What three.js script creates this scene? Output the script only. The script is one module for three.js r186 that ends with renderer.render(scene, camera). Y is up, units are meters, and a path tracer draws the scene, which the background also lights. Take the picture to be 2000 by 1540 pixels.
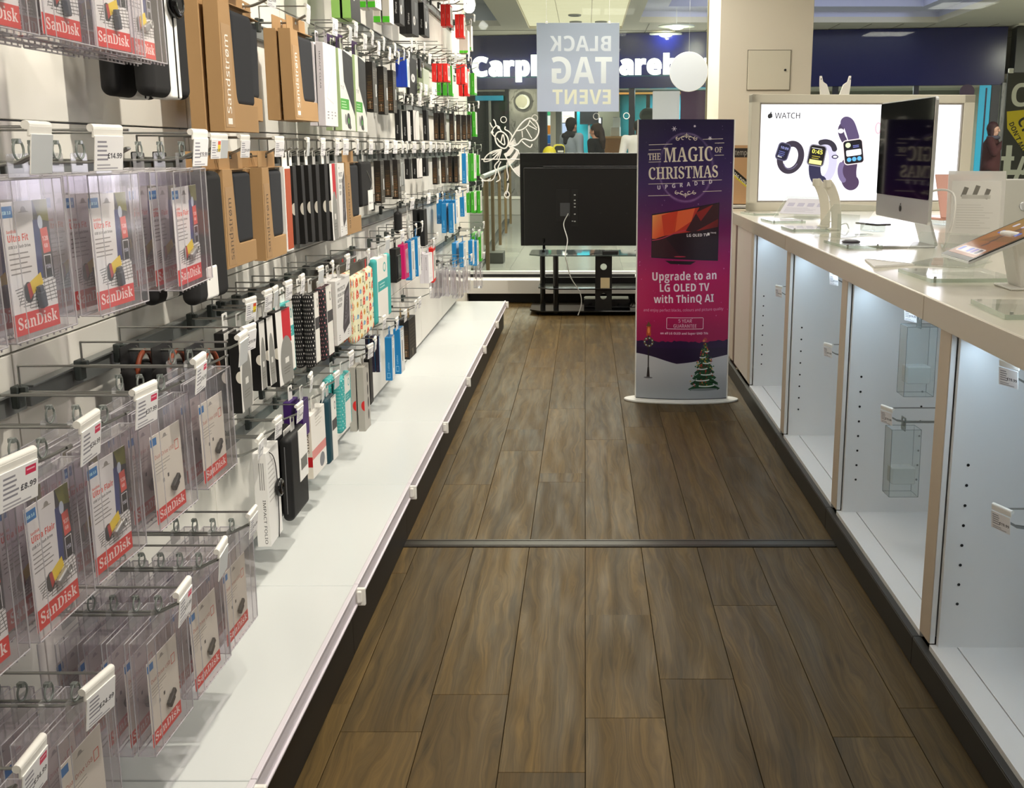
import * as THREE from 'three';
import { RoundedBoxGeometry } from 'three/addons/geometries/RoundedBoxGeometry.js';
import { TextGeometry } from 'three/addons/geometries/TextGeometry.js';
import { FontLoader } from 'three/addons/loaders/FontLoader.js';
import { MarchingCubes } from 'three/addons/objects/MarchingCubes.js';
import { mergeGeometries, mergeVertices } from 'three/addons/utils/BufferGeometryUtils.js';
import { RectAreaLightUniformsLib } from 'three/addons/lights/RectAreaLightUniformsLib.js';
RectAreaLightUniformsLib.init();

// ---------- camera, background, exposure, large lights (x right, y up, -z down the aisle) ----------
const scene = new THREE.Scene();
scene.background = new THREE.Color(0x000000);
const camera = new THREE.PerspectiveCamera(2 * Math.atan(770 / 2150) * 180 / Math.PI, 2000 / 1540, 0.05, 80);
camera.position.set(0, 1.25, 0);
camera.rotation.x = -Math.atan(480 / 2150);
camera.setViewOffset(2000, 1540, -143, 0, 2000, 1540);
const renderer = new THREE.WebGLRenderer({ antialias: true });
renderer.toneMapping = THREE.LinearToneMapping;
renderer.toneMappingExposure = 1.0;
renderer.shadowMap.enabled = true;

function areaLight(name, x, y, d, w, h, dir, color, intensity) {   // dir: the point looked at, relative
  const l = new THREE.RectAreaLight(color, intensity, w, h);
  l.name = name; l.position.set(x, y, -d);
  if (Math.abs(dir[1]) > 0.99) l.rotation.set(-Math.PI / 2 * -Math.sign(dir[1]) , 0, 0);
  else l.lookAt(x + dir[0], y + dir[1], -d + dir[2]);
  if (Math.abs(dir[1]) > 0.99) l.rotation.set(dir[1] < 0 ? -Math.PI / 2 : Math.PI / 2, 0, 0);
  scene.add(l); return l;
}
const SHOP_PANELS = [[0.25, 1.2], [0.25, 3.6], [0.25, 6.0], [-0.3, 8.3], [0.45, 7.7], [0.1, 8.85], [0.65, 8.85], [2.0, 1.2], [2.0, 3.6], [2.0, 6.0], [3.9, 3.6], [3.9, 6.5]];   // ceiling light panels (x, depth)
const PANEL_GLOW = 9;
for (const [x, d] of SHOP_PANELS) areaLight('ceiling_panel', x, 2.69, d, 0.56, 0.56, [0, -1, 0], 0xfffaf0, PANEL_GLOW * (x > 1.5 ? 1.5 : d > 7 ? 1.35 : 0.62));
const SPOTS = [0.7, 1.9, 3.1, 4.3, 5.5, 6.7];                        // track spotlights over the aisle, aimed at the product wall
const SPOT_X = 0.18, SPOT_Y = 2.46, SPOT_CD = 7.6;
const CABINET_LED = 16, MALL_GLOW = 20, STORE_GLOW = 9;

// ---------- helpers ----------
let seed = 7;
const rnd = () => { seed = (seed + 0x6d2b79f5) | 0; let t = Math.imul(seed ^ (seed >>> 15), 1 | seed); t = (t + Math.imul(t ^ (t >>> 7), 61 | t)) ^ t; return ((t ^ (t >>> 14)) >>> 0) / 4294967296; };
const rr = (a, b) => a + (b - a) * rnd();
const used = {};
const numbered = (n) => { const k = used[n] = (used[n] ?? -1) + 1; return k ? n + '_' + String(k).padStart(3, '0') : n; };
const V = (x, y, z) => new THREE.Vector3(x, y, z);
const P = (x, y, d) => new THREE.Vector3(x, y, -d);
function M(color, roughness = 0.6, o = {}) { return new THREE.MeshPhysicalMaterial({ color, roughness, metalness: 0, ...o }); }
const clearM = (color, transmission = 0.9, roughness = 0.05) => M(color, roughness, { transmission, thickness: 0, ior: 1.45 });
const glow = (color, k, o = {}) => M(0x111111, 0.6, { emissive: new THREE.Color(color), emissiveIntensity: k, ...o });
function tex(w, h, draw, rep) {
  const c = document.createElement('canvas'); c.width = w; c.height = h;
  draw(c.getContext('2d'), w, h);
  const t = new THREE.CanvasTexture(c); t.colorSpace = THREE.SRGBColorSpace; t.magFilter = THREE.LinearFilter;
  if (rep) { t.wrapS = t.wrapT = THREE.RepeatWrapping; t.repeat.set(rep[0], rep[1]); }
  return t;
}
const mesh = (name, geo, mat, parent) => { const m = new THREE.Mesh(geo, mat); m.name = name; m.castShadow = m.receiveShadow = true; if (parent) parent.add(m); return m; };
function thing(name, label, category, pos = [0, 0, 0], turn = 0, group) {
  const o = new THREE.Group(); o.name = numbered(name); o.position.set(pos[0], pos[1], pos[2]); o.rotation.y = turn;
  o.userData = { label, category }; if (group) o.userData.group = group; scene.add(o); return o;
}
function struct(name, pos = [0, 0, 0]) { const o = new THREE.Group(); o.name = numbered(name); o.position.set(...pos); o.userData = { kind: 'structure' }; scene.add(o); return o; }
const B = (w, h, d, x = 0, y = 0, z = 0, r = 0.002) => { const g = r > 0 ? new RoundedBoxGeometry(w, h, d, 1, Math.min(r, w / 2.1, h / 2.1, d / 2.1)) : new THREE.BoxGeometry(w, h, d); g.translate(x, y, z); return g; };
const bb = (x0, x1, y0, y1, d0, d1, r = 0.002) => B(x1 - x0, y1 - y0, d1 - d0, (x0 + x1) / 2, (y0 + y1) / 2, -(d0 + d1) / 2, r);   // world box from extents (d: depth down the aisle)
const plain = (g) => { const n = g.index ? g.toNonIndexed() : g.clone(); for (const k of Object.keys(n.attributes)) if (!['position', 'normal', 'uv'].includes(k)) n.deleteAttribute(k); n.clearGroups(); return n; };
const J = (...gs) => mergeGeometries(gs.flat(4).map(plain), false);
const cyl = (r, h, x = 0, y = 0, z = 0, seg = 16, r2 = r) => new THREE.CylinderGeometry(r2, r, h, seg).translate(x, y, z);
function tube(pts, r, seg = 6, n = pts.length * 4, closed = false, tension = 0.5) { return new THREE.TubeGeometry(new THREE.CatmullRomCurve3(pts.map((p) => (p.isVector3 ? p : V(...p))), closed, 'catmullrom', tension), n, r, seg, closed); }
function rod(a, b, r, seg = 6) {                                      // straight round bar
  const A = V(...a), Bv = V(...b), g = new THREE.CylinderGeometry(r, r, A.distanceTo(Bv), seg);
  g.applyQuaternion(new THREE.Quaternion().setFromUnitVectors(V(0, 1, 0), Bv.clone().sub(A).normalize())); const c = A.add(Bv).multiplyScalar(0.5); return g.translate(c.x, c.y, c.z);
}
const bars = (pts, r, seg = 6) => J(pts.slice(1).map((p, i) => rod(pts[i], p, r, seg)), pts.slice(1, -1).map((p) => new THREE.SphereGeometry(r, seg, 4).translate(...p)));
function ext(shape, depth, bevel = 0, curve = 8) { return new THREE.ExtrudeGeometry(shape, { depth, bevelEnabled: bevel > 0, bevelSize: bevel, bevelThickness: bevel, bevelSegments: 1, curveSegments: curve }); }
function rrect(w, h, r, x = 0, y = 0) {
  const s = new THREE.Shape(), a = x - w / 2, b = y - h / 2, c = a + w, d = b + h;
  s.moveTo(a + r, b); s.lineTo(c - r, b); s.absarc(c - r, b + r, r, -Math.PI / 2, 0); s.lineTo(c, d - r); s.absarc(c - r, d - r, r, 0, Math.PI / 2); s.lineTo(a + r, d); s.absarc(a + r, d - r, r, Math.PI / 2, Math.PI); s.lineTo(a, b + r); s.absarc(a + r, b + r, r, Math.PI, 1.5 * Math.PI); return s;
}
const hole = (r, x, y) => { const p = new THREE.Path(); p.absarc(x, y, r, 0, Math.PI * 2, true); return p; };
const poly = (pts) => new THREE.Shape(pts.map((p) => new THREE.Vector2(p[0], p[1])));
// box whose +z face carries a print and whose other faces are plain
const printed = (name, w, h, d, front, side, parent, z = 0, r = 0.0015, left = null) => {
  const m = mesh(name, new RoundedBoxGeometry(w, h, d, 1, Math.min(r, d / 2.2)), [side, left ?? side, side, side, front, side], parent); m.position.z = z; return m;
};
const hash = (x, y) => { let h = Math.imul(x, 374761393) + Math.imul(y, 668265263); h = Math.imul(h ^ (h >>> 13), 1274126177); return ((h ^ (h >>> 16)) >>> 0) / 4294967296; };
function noise(x, y, px = 1e9, py = 1e9) {
  const ix = Math.floor(x), iy = Math.floor(y), fx = x - ix, fy = y - iy, s = fx * fx * (3 - 2 * fx), t = fy * fy * (3 - 2 * fy);
  const w = (a, p) => ((a % p) + p) % p, a = hash(w(ix, px), w(iy, py)), b = hash(w(ix + 1, px), w(iy, py)), c = hash(w(ix, px), w(iy + 1, py)), d = hash(w(ix + 1, px), w(iy + 1, py));
  return (a + (b - a) * s) * (1 - t) + (c + (d - c) * s) * t;
}
const fbm = (x, y, o = 4) => { let v = 0, a = 0.5; for (let i = 0; i < o; i++) { v += a * noise(x, y); x = x * 2.03 + 17.1; y = y * 2.03 + 9.7; a *= 0.5; } return v; };
function dataTex(w, h, f, srgb = true) {
  const d = new Uint8Array(w * h * 4);
  for (let j = 0; j < h; j++) for (let i = 0; i < w; i++) { const c = f(i / w, j / h), k = (j * w + i) * 4; d[k] = c[0]; d[k + 1] = c[1]; d[k + 2] = c[2]; d[k + 3] = 255; }
  const t = new THREE.DataTexture(d, w, h); t.magFilter = THREE.LinearFilter; t.wrapS = t.wrapT = THREE.RepeatWrapping; if (srgb) t.colorSpace = THREE.SRGBColorSpace; t.needsUpdate = true; return t;
}
const font = await new FontLoader().loadAsync('fonts/droid/droid_sans_bold.typeface.json');

// ---------- shared materials ----------
const m = {
  white: M(0xf1efe9, 0.45), whiteGloss: M(0xd9dddd, 0.27), cream: M(0xe9e2d2, 0.5), wall: M(0xefe9dc, 0.55), panel: M(0xe6e4dd, 0.4), grey: M(0x8f9190, 0.4), dark: M(0x1a1a1b, 0.5), black: M(0x0b0b0c, 0.45), blackGloss: M(0x08080a, 0.16),
  chrome: M(0x9fa09d, 0.28, { metalness: 0.9 }), steel: M(0xb9bbb9, 0.35, { metalness: 0.7 }), clip: M(0x3d4442, 0.45), plinth: M(0x2e2d2b, 0.5), paper: M(0xf6f5f2, 0.6), kraft: M(0xb08c60, 0.75), kraftIn: M(0x8e673a, 0.8),
  fabric: M(0x2a2c31, 0.95), clear: clearM(0xf4f2f5, 0.94, 0.07), rim: clearM(0xe4e2e6, 0.62, 0.25), acrylic: clearM(0xf6f8f6, 0.93, 0.04), acrylicEdge: clearM(0xeaf0ea, 0.75, 0.12), glass: M(0xf4faf7, 0.0, { transmission: 0.99, thickness: 0, ior: 1.45, specularIntensity: 0.25 }), alu: M(0xd2d4d5, 0.32, { metalness: 0.55 }),
  navy: M(0x0b1140, 0.42), teal: M(0x14a3b1, 0.6), taupe: M(0xcbbcab, 0.5),
};
// ---------- shop shell ----------
const woodTex = dataTex(1024, 1024, (u, v) => {                       // covers 0.72 m across by 2.4 m along
  const x = u * 26, y = v * 10, wx = x + 0.9 * (fbm(u * 10, v * 7, 4) - 0.5) * 3;
  const bandv = fbm(wx * 0.9, y * 0.35, 5), grain = fbm(wx * 5, y * 0.7, 4), fine = fbm(wx * 13, y * 1.6, 3), pore = noise(wx * 30, y * 9), ring = 0.5 + 0.5 * Math.sin((wx * 0.9 + 3.2 * fbm(u * 9, v * 5, 3)) * 5.5);
  const knot = Math.max(0, fbm(u * 18 + 40, v * 9, 3) - 0.6) * 2.2;
  let t = 0.4 * bandv + 0.32 * grain + 0.2 * fine + 0.04 * ring + 0.06 * pore - knot * 0.4;
  const warm = fbm(u * 7 + 9, v * 5 + 3, 3);
  t = 0.43 + (t - 0.47) * 0.95;
  return [Math.max(20, 44 + 150 * t + 8 * warm), Math.max(18, 39 + 132 * t + 3 * warm), Math.max(14, 22 + 92 * t - 6 * warm)];
});
const woodRough = dataTex(256, 256, (u, v) => { const r = 108 + 80 * fbm(u * 26, v * 10, 3); return [r, r, r]; }, false);
const plankMats = [0xccbcaa, 0xc1b2a0, 0xb9aa98, 0xc7b8a5, 0xb3a594].map((c) => M(c, 1, { map: woodTex, roughnessMap: woodRough, bumpMap: woodTex, bumpScale: 0.0003, specularIntensity: 0.6 }));
const floor = struct('floor');
mesh('screed', bb(-1.3, 6, -0.12, -0.008, -2, 9.35, 0), M(0x2c251e, 0.9), floor);
{
  const W = 0.1793, cuts = { 0: [2.256], 1: [2.442], 2: [2.88], 3: [2.174], '-1': [2.035, 4.048], '-2': [2.365, 4.495], '-3': [2.196, 4.015], '-4': [1.9, 4.439] };
  const plank = (x0, d0, d1) => {
    const g = B(W - 0.0012, 0.012, d1 - d0 - 0.0012, x0 + W / 2, -0.006, -(d0 + d1) / 2, 0.0012), p = g.attributes.position, uv = g.attributes.uv, ox = rnd(), oy = rnd();
    for (let i = 0; i < p.count; i++) uv.setXY(i, ox + p.getX(i) / 0.72, oy + p.getZ(i) / 2.4);
    mesh('plank', g, plankMats[Math.floor(rnd() * 5)], floor);
  };
  for (let k = -5; k < 6; k++) {
    let c = [...(cuts[k] ?? [rr(1.3, 2.4)])].filter((d) => d < 3.34);
    while (c[0] > 1.2) c.unshift(c[0] - 1.22); while (c[c.length - 1] < 3.34 - 1.22) c.push(c[c.length - 1] + 1.22);
    const near = [Math.max(0.3, 0.3), ...c.filter((d) => d > 0.4 && d < 3.2), 3.34];
    for (let i = 1; i < near.length; i++) plank(k * W, near[i - 1], near[i]);
    let f = (cuts[k] ?? []).filter((d) => d > 3.5); if (!f.length) f = [rr(4.6, 5.3)];
    while (f[f.length - 1] < 9.19 - 1.22) f.push(f[f.length - 1] + 1.22);
    const far = [3.409, ...f, 9.19];
    for (let i = 1; i < far.length; i++) plank(k * W, far[i - 1], far[i]);
  }
  for (let i = 0; i < 2; i++) plank(-6 * W + i * 0, 0.3 + i * 3.1, 3.3 + i * 3.1);
}
mesh('floorboards', bb(1.09, 6, -0.008, 0, -2, 9.19, 0), plankMats[1], floor);
mesh('floorboards', bb(-1.3, 1.09, -0.008, 0, -2, 0.295, 0), plankMats[1], floor);
{ const t = struct('trim_1'); mesh('expansion_strip', J(bb(-0.9, 0.83, -0.006, 0.003, 3.342, 3.407, 0.0015), bb(-0.9, 0.83, 0.002, 0.0045, 3.350, 3.356, 0.001), bb(-0.9, 0.83, 0.002, 0.0045, 3.393, 3.399, 0.001)), M(0x3a342d, 0.42, { metalness: 0.35 }), t); }
mesh('plaster', bb(-1.14, -0.97, 0, 2.85, -2, 9.35, 0), m.wall, struct('wall_left'));
mesh('plaster', bb(5.9, 6.06, 0, 2.85, -2, 9.2, 0), m.wall, struct('wall_right'));
mesh('plaster', bb(-1.3, 6.06, 0, 2.85, -2.16, -2, 0), m.wall, struct('wall_back'));
{
  const c = struct('ceiling'); mesh('slab', bb(-1.3, 6.06, 2.72, 2.9, -2.16, 9.1, 0), m.white, c);
  for (const [x, d] of SHOP_PANELS) { mesh('light_panel_frame', J(bb(x - 0.31, x + 0.31, 2.7, 2.722, d - 0.31, d - 0.285), bb(x - 0.31, x + 0.31, 2.7, 2.722, d + 0.285, d + 0.31), bb(x - 0.31, x - 0.285, 2.7, 2.722, d - 0.31, d + 0.31), bb(x + 0.285, x + 0.31, 2.7, 2.722, d - 0.31, d + 0.31)), m.alu, c); mesh('light_panel_diffuser', bb(x - 0.285, x + 0.285, 2.708, 2.72, d - 0.285, d + 0.285, 0), glow(0xfff2dc, 1.2), c); }
}
// track and spotlights over the aisle
{
  const t = thing('lighting_track', 'black lighting track running under the ceiling above the aisle', 'track', [SPOT_X, 2.66, -3.7]);
  mesh('rail', B(0.036, 0.03, 7, 0, 0, 0), m.black, t); for (const z of [-3, -1, 1, 3]) mesh('hanger', cyl(0.006, 0.06, 0, 0.035, z, 8), m.black, t);
  const spotWords = ['first', 'second', 'third', 'fourth', 'fifth', 'sixth'];
  SPOTS.forEach((d, i) => {
    const s = thing('track_spotlight', `white track spotlight, ${spotWords[i]} along the black ceiling track`, 'spotlight', [SPOT_X, SPOT_Y, -d], 0, 'spotlights on the ceiling track');
    const a = Math.atan2(1.0, 1.5);
    const head = mesh('spot_head', new THREE.LatheGeometry([[0, 0.07], [0.035, 0.07], [0.045, 0.05], [0.05, -0.06], [0.047, -0.062], [0.044, -0.05], [0, -0.05]].map((q) => new THREE.Vector2(...q)), 20).rotateZ(-a), m.white, s);
    mesh('glowing_lens', cyl(0.042, 0.012, 0, -0.056, 0, 20).rotateZ(-a), glow(0xfff0d8, 6), s); mesh('stem', J(cyl(0.008, 0.15, 0, 0.115, 0, 8), B(0.03, 0.02, 0.08, 0, 0.185, 0)), m.white, s);
    const l = new THREE.SpotLight(0xfff6e6, SPOT_CD, 0, 0.72, 0.55); l.name = 'spot_beam'; l.position.set(SPOT_X - Math.sin(a) * 0.07, SPOT_Y - Math.cos(a) * 0.07, -d); l.target.position.set(-0.82, 0.85, -(d + 0.55)); l.castShadow = true; l.shadow.radius = 1.6; scene.add(l, l.target);
  });
}
// shop window: plinth, sill, frame, panes
{
  const s = struct('window_1');
  mesh('skirting', bb(-1.0, 0.98, 0, 0.085, 9.1, 9.14), m.black, s);
  mesh('window_bench', bb(-1.0, 0.98, 0.085, 0.195, 9.0, 9.22), m.white, s);
  mesh('window_frame', J(bb(-1.3, 1.1, 0.195, 0.222, 9.22, 9.28), bb(-1.3, 6, 2.6, 2.72, 9.22, 9.28)), m.black, s);
  mesh('sill_rail', bb(-1.3, 1.1, 0.222, 0.245, 9.21, 9.29), m.alu, s);
  mesh('mullion', bb(0.985, 1.025, 0.2, 2.7, 9.2, 9.28), m.black, s); mesh('mullion_edge', bb(0.978, 0.985, 0.2, 2.7, 9.21, 9.27), M(0x8d8364, 0.4, { metalness: 0.6 }), s);
  mesh('pane', bb(-1.3, 0.98, 0.24, 2.62, 9.24, 9.25, 0), m.glass, s); mesh('pane', bb(1.78, 5.9, 0.02, 2.62, 9.24, 9.25, 0), m.glass, s);
  mesh('header', bb(-1.3, 6.06, 2.62, 2.95, 9.28, 9.4), m.dark, s);
}
{
  const p = struct('pillar_1'); mesh('pillar_body', bb(0.985, 1.665, 0, 2.72, 8.42, 9.2, 0.004), M(0xe9e1cf, 0.6), p);
  const a = mesh('access_panel', bb(1.195, 1.505, 1.672, 1.95, 8.408, 8.42, 0.003), M(0xe0dac6, 0.5), p); mesh('panel_shadow_gap', bb(1.19, 1.51, 1.667, 1.955, 8.414, 8.423, 0), M(0x7d7768, 0.7), p);
  mesh('lock', cyl(0.008, 0.012, 0, 0, 0, 12).rotateX(Math.PI / 2).translate(1.468, 1.812, -8.404), m.dark, a);
}
// bright spotlight high in the shop window
{
  const s = thing('window_spotlight', 'white spotlight shining above the end of the product wall', 'spotlight', [-0.868, 2.3, -8.7]);
  mesh('spot_head', new THREE.LatheGeometry([[0, 0.1], [0.03, 0.1], [0.04, 0.07], [0.046, 0], [0.042, 0.002], [0, 0.012]].map((q) => new THREE.Vector2(...q)), 20).rotateX(0.9), m.white, s);
  mesh('glowing_lens', new THREE.SphereGeometry(0.042, 16, 12).translate(0, -0.02, 0.045), glow(0xfffaf0, 30), s); mesh('stem', cyl(0.007, 0.5, 0, 0.29, -0.05, 8), m.white, s);
  const l = new THREE.PointLight(0xfff4e2, 0.3); l.name = 'window_spot_glow'; l.position.set(-0.868, 2.28, -8.655); l.castShadow = true; scene.add(l);
}

// ---------- product wall: gondola bays ----------
const BAY = [-0.03, 0.835, 1.70, 2.565, 3.41, 4.255, 5.13, 5.99, 6.87, 7.78], SEAMS = [0.21, 0.58, 0.936, 1.293, 1.65, 2.01, 2.37];
const ords = ['first', 'second', 'third', 'fourth', 'fifth', 'sixth', 'seventh', 'eighth', 'ninth', 'tenth', 'eleventh', 'twelfth', 'thirteenth', 'fourteenth', 'fifteenth', 'sixteenth', 'seventeenth', 'eighteenth', 'nineteenth', 'twentieth', 'twenty-first', 'twenty-second', 'twenty-third', 'twenty-fourth', 'twenty-fifth', 'twenty-sixth', 'twenty-seventh', 'twenty-eighth', 'twenty-ninth', 'thirtieth', 'thirty-first', 'thirty-second', 'thirty-third', 'thirty-fourth', 'thirty-fifth', 'thirty-sixth', 'thirty-seventh', 'thirty-eighth', 'thirty-ninth', 'fortieth'];
const ROWY = { roof: 2.06, top: 1.94, high: 1.575, mid: 1.43, eye: 1.232, waist: 0.885, knee: 0.68, low: 0.56 };   // prong heights of the hook rows
for (let i = 0; i < BAY.length - 1; i++) {
  const a = BAY[i] + 0.001, b = BAY[i + 1] - 0.001, g = thing('gondola_bay', `white slatwall shelving bay, ${ords[i]} of the run along the aisle`, 'shelving', [-0.93, 0, -(a + b) / 2], 0, 'bays of the product wall'), L = b - a;
  for (let k = 0; k < SEAMS.length - 1; k++) mesh('back_panel', B(0.016, SEAMS[k + 1] - SEAMS[k] - 0.003, L - 0.002, 0.022, (SEAMS[k] + SEAMS[k + 1]) / 2, 0, 0.0015), m.panel, g);
  mesh('panel_backing', B(0.01, 2.3, L - 0.004, 0.006, 1.25, 0, 0), m.grey, g);
  mesh('base_shelf', J(B(0.348, 0.018, L, 0.182, 0.181, 0, 0.003), B(0.008, 0.012, L, 0.006, 0.198, 0, 0.002)), m.whiteGloss, g);
  const lip = mesh('price_rail', J(B(0.008, 0.044, L, 0.3595, 0.168, 0, 0.002), B(0.012, 0.006, L, 0.361, 0.191, 0, 0.002), B(0.012, 0.006, L, 0.362, 0.147, 0, 0.002)), M(0xdcd6de, 0.35), g);
  mesh('shelf_clip', J(B(0.03, 0.046, 0.012, 0.371, 0.166, -L / 2 + 0.012, 0.003), B(0.012, 0.03, 0.022, 0.372, 0.168, -L / 2 + 0.014, 0.003)), m.white, lip);
  mesh('kick_plate', B(0.012, 0.14, L, 0.342, 0.072, 0, 0), m.black, g);
  for (const y of i < 4 ? [1.94, 1.575, 1.232, 0.885, 0.56] : i < 5 ? [1.94, 1.575, 1.43, 1.232, 0.985, 0.885, 0.56] : [2.06, 1.73, 1.47, 1.232, 0.985, 0.69]) {
    mesh('crossbar', J(B(0.014, 0.034, L - 0.012, 0.042, y - 0.02, 0, 0.002), B(0.02, 0.004, L - 0.012, 0.045, y - 0.003, 0, 0.001)), M(0x8c908f, 0.4, { metalness: 0.5 }), g);
  }
}
// ---------- prints ----------
const F = 'sans-serif';
const txt = (c, s, x, y, size, color, o = {}) => { c.save(); c.translate(x, y); if (o.rot) c.rotate(o.rot); if (o.sx || o.sy) c.scale(o.sx ?? 1, o.sy ?? 1); c.font = `${o.w ?? 'bold'} ${size}px ${o.f ?? F}`; c.textAlign = o.a ?? 'left'; c.textBaseline = o.b ?? 'alphabetic'; c.fillStyle = color; c.fillText(s, 0, 0); c.restore(); };
const rect = (c, x, y, w, h, col) => { c.fillStyle = col; c.fillRect(x, y, w, h); };
const ell = (c, x, y, a, b, col, rot = 0) => { c.fillStyle = col; c.beginPath(); c.ellipse(x, y, a, b, rot, 0, Math.PI * 2); c.fill(); };
const pol = (c, pts, col) => { c.fillStyle = col; c.beginPath(); pts.forEach((p, i) => (i ? c.lineTo(...p) : c.moveTo(...p))); c.closePath(); c.fill(); };
const lines = (c, x, y, w, n, gap, th, col) => { for (let i = 0; i < n; i++) rect(c, x, y + i * gap, w * (0.6 + 0.4 * hash(i + x, y)), th, col); };
function sdCard(kind) {
  return (c, w, h) => {
    rect(c, 0, 0, w, h, kind === 'dual' ? '#e9e4d6' : '#efeeec');
    rect(c, 0, 12, kind === 'dual' ? 50 : 62, 34, '#1f78bd'); txt(c, kind === 'dual' ? '' : 'USB 3.0', 5, 36, 14, '#dff');
    c.fillStyle = '#9a968e'; c.beginPath(); c.moveTo(90, 34); c.lineTo(150, 34); c.arc(120, 30, 14, 0, Math.PI, true); c.fill();
    if (kind === 'dual') { txt(c, 'Dual Drive USB', 22, 110, 25, '#b04a3a', { w: 'normal' }); lines(c, 22, 130, 130, 4, 15, 4, '#a9a59a'); c.strokeStyle = '#d8503f'; c.lineWidth = 4; c.strokeRect(200, 80, 30, 42); rect(c, 74, 214, 13, 17, '#2b2b2b'); rect(c, 116, 204, 13, 17, '#2b2b2b'); rect(c, 20, 180, 34, 34, '#dcd8cc'); }
    else {
      pol(c, [[172, 0], [256, 0], [256, 250], [160, 240]], '#3b3a44'); pol(c, [[176, 0], [256, 0], [256, 70], [200, 60]], '#7a7a3a'); pol(c, [[165, 60], [200, 60], [190, 240], [160, 240]], '#34407a'); ell(c, 205, 70, 14, 22, '#c9d4e6'); pol(c, [[200, 90], [240, 86], [248, 165], [206, 168]], '#e0584c'); txt(c, '128', 207, 128, 20, '#fbd9d2'); txt(c, 'GB', 213, 150, 16, '#fbd9d2');
      c.strokeStyle = '#fff'; c.lineWidth = 3; c.strokeRect(206, 174, 38, 72); rect(c, 208, 176, 34, 68, '#15171c'); txt(c, '150', 210, 216, 17, '#dde');
      txt(c, 'SanDisk', 20, 92, 13, '#d64b3c'); txt(c, kind === 'fit' ? 'Ultra Fit' : 'Ultra Flair', 20, 118, 28, '#e04433'); txt(c, 'USB 3.0 Flash Drive', 20, 138, 13, '#333'); lines(c, 20, 152, 120, 5, 15, 4, '#8d8a88');
      c.strokeStyle = '#53514e'; c.lineWidth = 2.5; for (let i = 0; i < 8; i++) { c.beginPath(); c.moveTo(30 + i * 4, 262 + i * 9); c.lineTo(256, 240 + i * 12); c.stroke(); } for (let i = 0; i < 9; i++) { c.beginPath(); c.moveTo(80 + i * 22, 250); c.lineTo(30 + i * 32, 334); c.stroke(); }
      pol(c, [[0, 300], [120, 330], [256, 316], [256, 345], [0, 345]], '#f1f0ee'); ell(c, 100, 276, 26, 32, '#2c2a2d'); pol(c, [[100, 250], [176, 222], [184, 258], [120, 286]], '#efcf28'); pol(c, [[94, 250], [112, 246], [122, 286], [104, 300]], '#b8332c');
    }
    rect(c, 0, h - 66, w, 66, '#e0322b'); txt(c, 'SanDisk', 22, h - 18, 50, '#ffece6', { f: 'serif', sx: 1.08 });
  };
}
const cardTex = { fit: tex(256, 400, sdCard('fit')), flair: tex(256, 400, sdCard('flair')), dual: tex(256, 400, sdCard('dual')) };
const tigerTex = tex(128, 512, (c, w, h) => {
  rect(c, 0, 0, w, h, '#171310');
  for (let i = 0; i < 46; i++) { const y = 90 + i * 8.6, t = Math.min(1, i / 26); c.strokeStyle = `rgba(${108 + 40 * hash(i, 2)},${78 + 26 * hash(i, 3)},${48},${0.2 + 0.6 * t})`; c.lineWidth = 3 + 4 * hash(i, 5); c.beginPath(); c.moveTo(18 + 60 * (1 - t) * hash(i, 1), y); c.quadraticCurveTo(64, y + 22 * (hash(i, 7) - 0.3), 112, y + 10 * (hash(i, 9) - 0.5)); c.stroke(); }
  rect(c, 60, 400, 7, 78, '#cbb9a0'); rect(c, 50, 408, 28, 6, '#cbb9a0');
});
const tigerFront = tex(128, 256, (c, w, h) => { rect(c, 0, 0, w, h, '#4a4843'); rect(c, 0, 0, w, 26, '#2c2a28'); rect(c, 84, 110, 30, 66, '#cfd3d4'); lines(c, 20, 40, 80, 4, 12, 4, '#77736b'); rect(c, 12, 214, 100, 4, '#8d8a85'); });
const spine = (bg, word, col, o = {}) => tex(96, 384, (c, w, h) => { rect(c, 0, 0, w, h, bg); if (word) txt(c, word, 60, o.y ?? 300, o.s ?? 34, col, { rot: -Math.PI / 2, w: 'normal' }); if (o.sq) { c.strokeStyle = o.sq; c.lineWidth = 5; c.strokeRect(26, h - 66, 42, 42); } if (o.band) rect(c, 0, h - 46, w, 46, o.band); if (o.circle) ell(c, w, o.cy ?? 210, 46, 30, o.circle); });
const front = (f) => tex(192, 320, f);
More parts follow.
